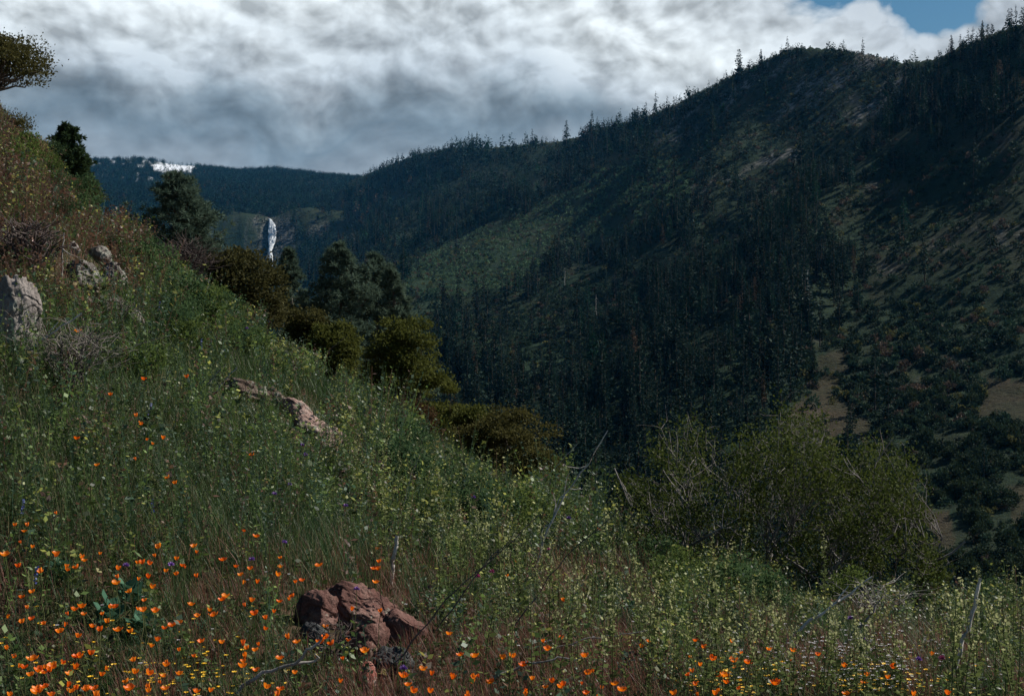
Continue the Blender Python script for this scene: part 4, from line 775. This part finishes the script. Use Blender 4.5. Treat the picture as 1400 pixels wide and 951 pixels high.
for n, (x, y) in enumerate(PO):
    H = R.uniform(.13, .24)*(1.5 if y < 700 else 1.); Y = spot(x, y, H+.012)
    if Y is None: continue
    i = int(R.integers(0, 8)); s = H/.16; t = link('poppy', PP[i][0], loc=world(x, Y), rz=R.uniform(0, 6.28), label=poppy_label(x, y), cat='poppy', group='orange poppies on the near slope')
    k = R.uniform(.46, .80)*np.clip(Y/6.5, .95, 1.45); t.scale = (s, s, s); f = link('petals', PP[i][1], t); g = k/s
    tip = np.array(PP[i][0].vertices[20].co)*np.array([1, 1, 1]); f.scale = (g,)*3; f.location = [float(q*(1-g)) for q in tip]
# ---- small yellow, white, purple, blue and pink flowers
def petal_mat(name, c):
    m, nt, out = newmat(name); g = N(nt, 'ShaderNodeObjectInfo'); p = N(nt, 'ShaderNodeBsdfPrincipled'); p.inputs['Roughness'].default_value = .6
    nt.links.new(mixc(nt, g.outputs['Random'], np.array(c)*.8, np.minimum(np.array(c)*1.15, .95)), p.inputs['Base Color']); nt.links.new(p.outputs[0], out.inputs[0]); return m
def daisy(r, H, rad, mats, name, heads=1, n=8):
    a = M()
    for h in range(heads):
        e = np.array([r.normal()*.02*(1+heads), r.normal()*.02*(1+heads), H*r.uniform(.85, 1.1)]); a.add(*tube(bend((0, 0, -.01), e, (0, 0, 0), 4, r, .02), .0009, 3), 1)
        an = np.arange(n)/n*6.283; d = np.stack([np.cos(an), np.sin(an), .35+0*an], -1); c = np.repeat(e[None], n, 0); a.add(*leaves(c, d, np.array([[0, 0, 1.]])+r.normal(size=(n, 3))*.3, rad, rad*.75, .6), 0)
        a.add(*leaves(c+np.array([0, 0, .001]), r.normal(size=(n, 3)), r.normal(size=(n, 3)), rad*.5, rad*.4), 0)
    return a.mesh(name, mats)
def spike(r, H, rad, mats, name, n=60, z0=.5):
    a = M(); e = np.array([r.normal()*.03, r.normal()*.03, H]); a.add(*tube(bend((0, 0, -.01), e, (0, 0, 0), 5, r, .01), .0016, 4), 1); t = r.uniform(z0, 1.02, n); c = e*t[:, None]
    an = r.uniform(0, 6.28, n); a.add(*leaves(c, np.stack([np.cos(an), np.sin(an), .3+0*an], -1), r.normal(size=(n, 3)), rad*(1.25-.6*t), rad*.7), 0)
    m = 10; a.add(*leaves(np.stack([r.normal(size=m)*.01, r.normal(size=m)*.01, r.uniform(.02, .5*H, m)], -1), r.normal(size=(m, 3))+np.array([0, 0, .4]), r.normal(size=(m, 3)), .04, .012), 1); return a.mesh(name, mats)
def puff(r, H, rad, mats, name):
    a = M(); e = np.array([r.normal()*.02, r.normal()*.02, H]); a.add(*tube(bend((0, 0, -.01), e, (0, 0, 0), 5, r, .01), .0014, 4), 1); n = 50; o = rdir(n, r); o[:, 2] = np.abs(o[:, 2]); a.add(*leaves(np.repeat(e[None], n, 0), o, r.normal(size=(n, 3)), rad, rad*.35), 0); return a.mesh(name, mats)
r = np.random.default_rng(900); yl = petal_mat('yellow_petals', (.80, .50, .02)); wh = petal_mat('white_petals', (.50, .47, .47)); pu = petal_mat('purple_petals', (.26, .12, .40)); bl = petal_mat('blue_petals', (.07, .09, .30)); pk = petal_mat('pink_petals', (.50, .11, .26)); rd = petal_mat('red_bracts', (.62, .11, .06))
MY = [daisy(r, .07, .0085, [yl, m_stem], 'yellow_flower') for _ in range(5)]; MW = [daisy(r, .09, .0062, [wh, m_stem], 'white_flower', 3) for _ in range(5)]
def put(name, mesh, x, y, H, label, cat, group, sc=1.):
    Y = spot(x, y, H)
    if Y is not None: link(name, mesh, loc=world(x, Y), rz=R.uniform(0, 6.28), scale=sc, label=label, cat=cat, group=group)
for n in range(150):
    x = R.normal(215, 60) if n < 80 else R.uniform(5, 400); y = R.normal(925, 14) if n < 80 else R.uniform(835, 948)
    if y < 951 and x > 0: put('yellow_flower', MY[n % 5], x, y, .07, 'tiny yellow flower in the grass left of the rocks', 'wildflower', 'tiny yellow flowers', R.uniform(.8, 1.3))
for n in range(190):
    x = R.choice([R.normal(1010, 35), R.normal(1205, 38), R.uniform(940, 1320)]); y = 949-abs(R.normal(0, 22))
    put('yellow_flower', MY[n % 5], x, y, .07, 'tiny yellow flower in the carpet at the bottom right', 'wildflower', 'tiny yellow flowers', R.uniform(.9, 1.5))
for n in range(150):
    x = R.normal(1170, 70); y = R.normal(898, 22)
    if y < 945 and y > 848: put('white_flower', MW[n % 5], x, y, .1, 'small white flower spray in the pale patch at the bottom right', 'wildflower', 'small white flower sprays', R.uniform(.8, 1.5))
for x, y in ((121, 826), (226, 874), (362, 780), (320, 948), (702, 864), (787, 863), (930, 862), (598, 826)): put('white_flower', MW[int(x) % 5], x, y, .14, 'single white flower scattered between poppies and herbs', 'wildflower', 'scattered white flowers', 1.4)
MP = [puff(r, .3, .017, [pu, m_stem], 'purple_flower') for _ in range(3)]; MB = [spike(r, .3, .018, [bl, m_stem], 'lupine', 34, .7) for _ in range(3)]; MK = [puff(r, .26, .016, [pk, m_stem], 'pink_flower') for _ in range(2)]
for x, y, t in ((336, 469, 'purple thistle like flower in the open green grass'), (373, 669, 'purple flower left of a second one in the green herbs'), (402, 660, 'purple flower directly right of another in the green herbs'), (409, 619, 'purple flower below the pink stones'), (416, 630, 'purple flower directly below another near the pink stones'), (171, 761, 'purple flower at the upper edge of the poppy patch'), (240, 760, 'purple flower among poppies in the middle of the patch'), (381, 732, 'pale purple flower above the poppies left of the slab'), (343, 754, 'purple flower under the pair of poppies left of the slab'), (235, 379, 'purple flower near the slope edge under the bare bush'), (476, 688, 'purple flower in the herbs above the slab'), (645, 697, 'purple flower in the herbs under the wide scrub oak'), (779, 724, 'purple flower right of the forked branch'), (1168, 836, 'purple flower among twigs below the leafy shrub'), (1181, 863, 'purple flower just above the white flowers'), (1256, 889, 'purple flower at the right end of the white flowers'), (480, 796, 'purple flower in front of the big slab'), (548, 900, 'purple flower in front of the dark grey rock'), (148, 252, 'purple flower on the skyline of the upper slope')): put('purple_flower', MP[int(x) % 3], x, y, .3, t, 'wildflower', None, np.clip((spot(x, y, .3) or 6)/7, .9, 1.6))
for x, y, t in ((273, 472, 'left blue lupine of the pair in bright green grass'), (297, 472, 'right blue lupine of the pair in bright green grass'), (312, 484, 'fainter blue lupine right of the pair'), (22, 656, 'blue lupine near the left edge in green grass'), (40, 742, 'blue lupine beside poppies at the left edge'), (212, 657, 'blue lupine left of two high poppies'), (141, 372, 'blue purple lupine in front of the grey outcrop'), (210, 420, 'pale blue lupine right of the small grey rock'), (196, 546, 'blue lupine in the middle of the green slope')): put('lupine', MB[int(x) % 3], x, y, .3, t, 'lupine', None, np.clip((spot(x, y, .3) or 6)/9, .7, 1.2))
for x, y, t in ((674, 775, 'brightest pink flower in the herbs right of the slab'), (751, 746, 'pink flower under the forked branch'), (652, 783, 'faint pink flower left of the brightest one'), (1282, 892, 'pale pink flower near the pole like stick')): put('pink_flower', MK[int(x) % 2], x, y, .28, t, 'wildflower', None, 1.)
MR = spike(r, .3, .05, [rd, m_stem], 'red_flower', 26, .7)
for x, y, t in ((175, 294, 'red bract flower against the blue far range'), (206, 322, 'red bract flower beside the bare dark bush'), (238, 322, 'faint red bract flower above the bare bush')): put('red_flower', MR, x, y, .4, t, 'wildflower', None, 1.2)
# ---- big blue green leaf rosettes in the poppy patch
m_ros = leafmat('blue_green_leaves', (.05, .12, .075), (.09, .18, .11), .3)
for x, y, t in ((84, 782, 'uppermost'), (178, 814, 'second'), (148, 842, 'third'), (196, 858, 'lowest')):
    a = M(); n = 26; an = R.uniform(0, 6.28, n); d = np.stack([np.cos(an), np.sin(an), R.uniform(.1, 1.2, n)], -1); a.add(*leaves(np.stack([0*an, 0*an, R.uniform(0, .06, n)], -1)+d*.01, d, np.array([[0, 0, 1.]])+R.normal(size=(n, 3))*.3, R.uniform(.04, .075, n), R.uniform(.03, .05, n), .6))
    Y = spot(x, y, .04); link('leaf_rosette', a.mesh('leaf_rosette', m_ros), loc=world(x, Y), scale=1.1, label='%s of four blue green leaf clumps among the poppies at left' % t, cat='plant')
#</FG>

# ------------------------------------------------------------------ sun, sky, air, camera
CLOUD = .71
def CL(*c): return tuple(t*CLOUD for t in c)
SUN_EL, SUN_AZ = math.radians(42), math.radians(66)      # azimuth clockwise from the view direction
sd = Vector((math.sin(SUN_AZ)*math.cos(SUN_EL), math.cos(SUN_AZ)*math.cos(SUN_EL), math.sin(SUN_EL)))
l = bpy.data.lights.new('sun', 'SUN'); l.energy = 5.; l.angle = math.radians(.5); l.color = (1, .95, .87)
o = bpy.data.objects.new('sun', l); COL.objects.link(o); o.rotation_euler = sd.to_track_quat('Z', 'Y').to_euler()
w = bpy.data.worlds.new('World'); S.world = w; w.use_nodes = True; nt = w.node_tree; nt.nodes.clear()
out = N(nt, 'ShaderNodeOutputWorld'); sky = N(nt, 'ShaderNodeTexSky', sky_type='NISHITA', sun_disc=False, sun_elevation=SUN_EL, sun_rotation=SUN_AZ, altitude=900)
tc = N(nt, 'ShaderNodeTexCoord'); d = tc.outputs['Generated']; sx = N(nt, 'ShaderNodeSeparateXYZ'); nt.links.new(d, sx.inputs[0])
# bearing s and elevation e of each direction of the sky
s = mth(nt, 'DIVIDE', sx.outputs[0], mth(nt, 'MAXIMUM', sx.outputs[1], .2)); e = mth(nt, 'DIVIDE', sx.outputs[2], mth(nt, 'MAXIMUM', sx.outputs[1], .2))
mp = N(nt, 'ShaderNodeMapping'); mp.inputs['Scale'].default_value = (1, 1, 1.35); nt.links.new(d, mp.inputs[0])
wq = N(nt, 'ShaderNodeTexNoise'); wq.inputs['Scale'].default_value = 9.; wq.inputs['Detail'].default_value = 2; nt.links.new(mp.outputs[0], wq.inputs['Vector'])
wa = N(nt, 'ShaderNodeVectorMath', operation='MULTIPLY_ADD'); nt.links.new(wq.outputs['Color'], wa.inputs[0]); wa.inputs[1].default_value = (.045,)*3; nt.links.new(mp.outputs[0], wa.inputs[2])
def puffs(off):
    """height of the billows: soft masses topped with rounded heads"""
    m2 = N(nt, 'ShaderNodeMapping'); m2.inputs['Location'].default_value = off; nt.links.new(wa.outputs[0], m2.inputs[0]); f = noise(nt, m2.outputs[0], 9., 10, .58)
    vo = N(nt, 'ShaderNodeTexVoronoi', feature='F1'); vo.inputs['Scale'].default_value = 17.; vo.inputs['Detail'].default_value = 3; vo.inputs['Roughness'].default_value = .5; nt.links.new(m2.outputs[0], vo.inputs['Vector'])
    return mth(nt, 'ADD', mth(nt, 'MULTIPLY', f, .75), mth(nt, 'MULTIPLY', mth(nt, 'SUBTRACT', .75, vo.outputs['Distance']), .32)), noise(nt, m2.outputs[0], 10., 7, .54), m2.outputs[0]
n1, f1, v1 = puffs((3.4, .7, 2.2)); n1s, _a, _b = puffs((3.4+.006, .7, 2.2+.012)); n2 = noise(nt, mp.outputs[0], 4.2, 3, .5)
ew = mth(nt, 'ADD', e, mth(nt, 'MULTIPLY', mth(nt, 'SUBTRACT', n2, .5), .10)); ew = mth(nt, 'ADD', ew, mth(nt, 'MULTIPLY', mth(nt, 'SUBTRACT', f1, .5), .10))
ew = mth(nt, 'ADD', ew, mth(nt, 'MULTIPLY', mth(nt, 'MAXIMUM', mth(nt, 'SUBTRACT', s, .02), 0.), .42))
base = ramp(nt, mth(nt, 'MULTIPLY', ew, 2.), (.18, CL(.33, .41, .485)), (.285, CL(.35, .43, .505)), (.345, CL(.205, .28, .345)), (.385, CL(.30, .38, .445)), (.435, CL(.56, .64, .71)), (.55, CL(.88, .96, 1.0)), (.8, CL(.5, .56, .62)))
lit = mth(nt, 'MULTIPLY', mth(nt, 'SUBTRACT', n1, n1s), 3.); lit = mth(nt, 'ADD', lit, mth(nt, 'MULTIPLY', mth(nt, 'SUBTRACT', f1, .5), .95))
n3 = noise(nt, v1, 5.5, 3, .5); lit = mth(nt, 'ADD', lit, mth(nt, 'MULTIPLY', mth(nt, 'SUBTRACT', n3, .5), .9))
lit = mth(nt, 'MULTIPLY', lit, ramp(nt, mth(nt, 'MULTIPLY', ew, 2.), (.3, .45), (.46, 1.)))
gain = mth(nt, 'MINIMUM', mth(nt, 'MAXIMUM', mth(nt, 'ADD', .97, lit), .58), 1.25)
gc = N(nt, 'ShaderNodeVectorMath', operation='SCALE'); nt.links.new(base, gc.inputs[0]); nt.links.new(gain, gc.inputs['Scale'])
# breaks in the cloud: blue sky over the right-hand ridge and one small gap high at left
cov = mth(nt, 'ADD', mth(nt, 'MULTIPLY', mth(nt, 'SUBTRACT', n1, .47), 5.), 3.)
for (cx, cy, rx, ry, k) in ((1108, -6, 75, 44, 2.5), (1292, -4, 95, 56, 2.9), (170, -26, 80, 30, 2.3), (500, -30, 60, 24, 2.)):
    dx = mth(nt, 'MULTIPLY', mth(nt, 'SUBTRACT', s, (cx-CX)/F), F/rx); dy = mth(nt, 'MULTIPLY', mth(nt, 'SUBTRACT', e, (CY-cy)/F), F/ry)
    r2 = mth(nt, 'ADD', mth(nt, 'MULTIPLY', dx, dx), mth(nt, 'MULTIPLY', dy, dy)); cov = mth(nt, 'SUBTRACT', cov, mth(nt, 'MULTIPLY', mth(nt, 'EXPONENT', mth(nt, 'MULTIPLY', r2, -1.)), k))
cov = mth(nt, 'SUBTRACT', cov, mth(nt, 'MULTIPLY', mth(nt, 'MAXIMUM', mth(nt, 'SUBTRACT', e, .42), 0.), 5.))
mask = ramp(nt, cov, (.22, 0.), (.5, .6), (.85, 1.))
bg1 = N(nt, 'ShaderNodeBackground'); hs = N(nt, 'ShaderNodeHueSaturation'); hs.inputs['Saturation'].default_value = 1.35; hs.inputs['Hue'].default_value = .485; nt.links.new(sky.outputs[0], hs.inputs['Color']); nt.links.new(hs.outputs[0], bg1.inputs[0]); bg1.inputs[1].default_value = .05
bg2 = N(nt, 'ShaderNodeBackground'); nt.links.new(gc.outputs[0], bg2.inputs[0]); bg2.inputs[1].default_value = 1.
ms = N(nt, 'ShaderNodeMixShader'); nt.links.new(mask, ms.inputs[0]); nt.links.new(bg1.outputs[0], ms.inputs[1]); nt.links.new(bg2.outputs[0], ms.inputs[2]); nt.links.new(ms.outputs[0], out.inputs[0])
# the air between here and the far range
zt = float(Z.max())+60; zb = float(Z.min())-1
v = np.array([[x, y, q] for x in (-9000, 9000) for y in (-60, 9800) for q in (zb, zt)]); a = M(); a.add(v, [[0, 1, 3, 2], [4, 6, 7, 5], [0, 4, 5, 1], [2, 3, 7, 6], [0, 2, 6, 4], [1, 5, 7, 3]])
m, nt, out = newmat('valley_air'); pv = N(nt, 'ShaderNodeVolumePrincipled'); pv.inputs['Color'].default_value = (.07, .42, .95, 1); pv.inputs['Density'].default_value = 1.25e-5; nt.links.new(pv.outputs[0], out.inputs['Volume'])
link('haze', a.mesh('haze', m), kind='stuff', label='thin blue air filling the valley', cat='haze')
cam = bpy.data.cameras.new('camera'); cam.lens = 45; cam.sensor_width = 36; cam.clip_start = .05; cam.clip_end = 40000
o = bpy.data.objects.new('camera', cam); COL.objects.link(o); o.rotation_euler = (math.pi/2, 0, 0); S.camera = o
S.view_settings.view_transform = 'Standard'; S.view_settings.look = 'None'; S.view_settings.exposure = .36; S.view_settings.gamma = 1
c = S.cycles; c.max_bounces = 5; c.diffuse_bounces = 3; c.glossy_bounces = 2; c.transmission_bounces = 3; c.volume_bounces = 0; c.transparent_max_bounces = 8; c.caustics_reflective = False; c.caustics_refractive = False
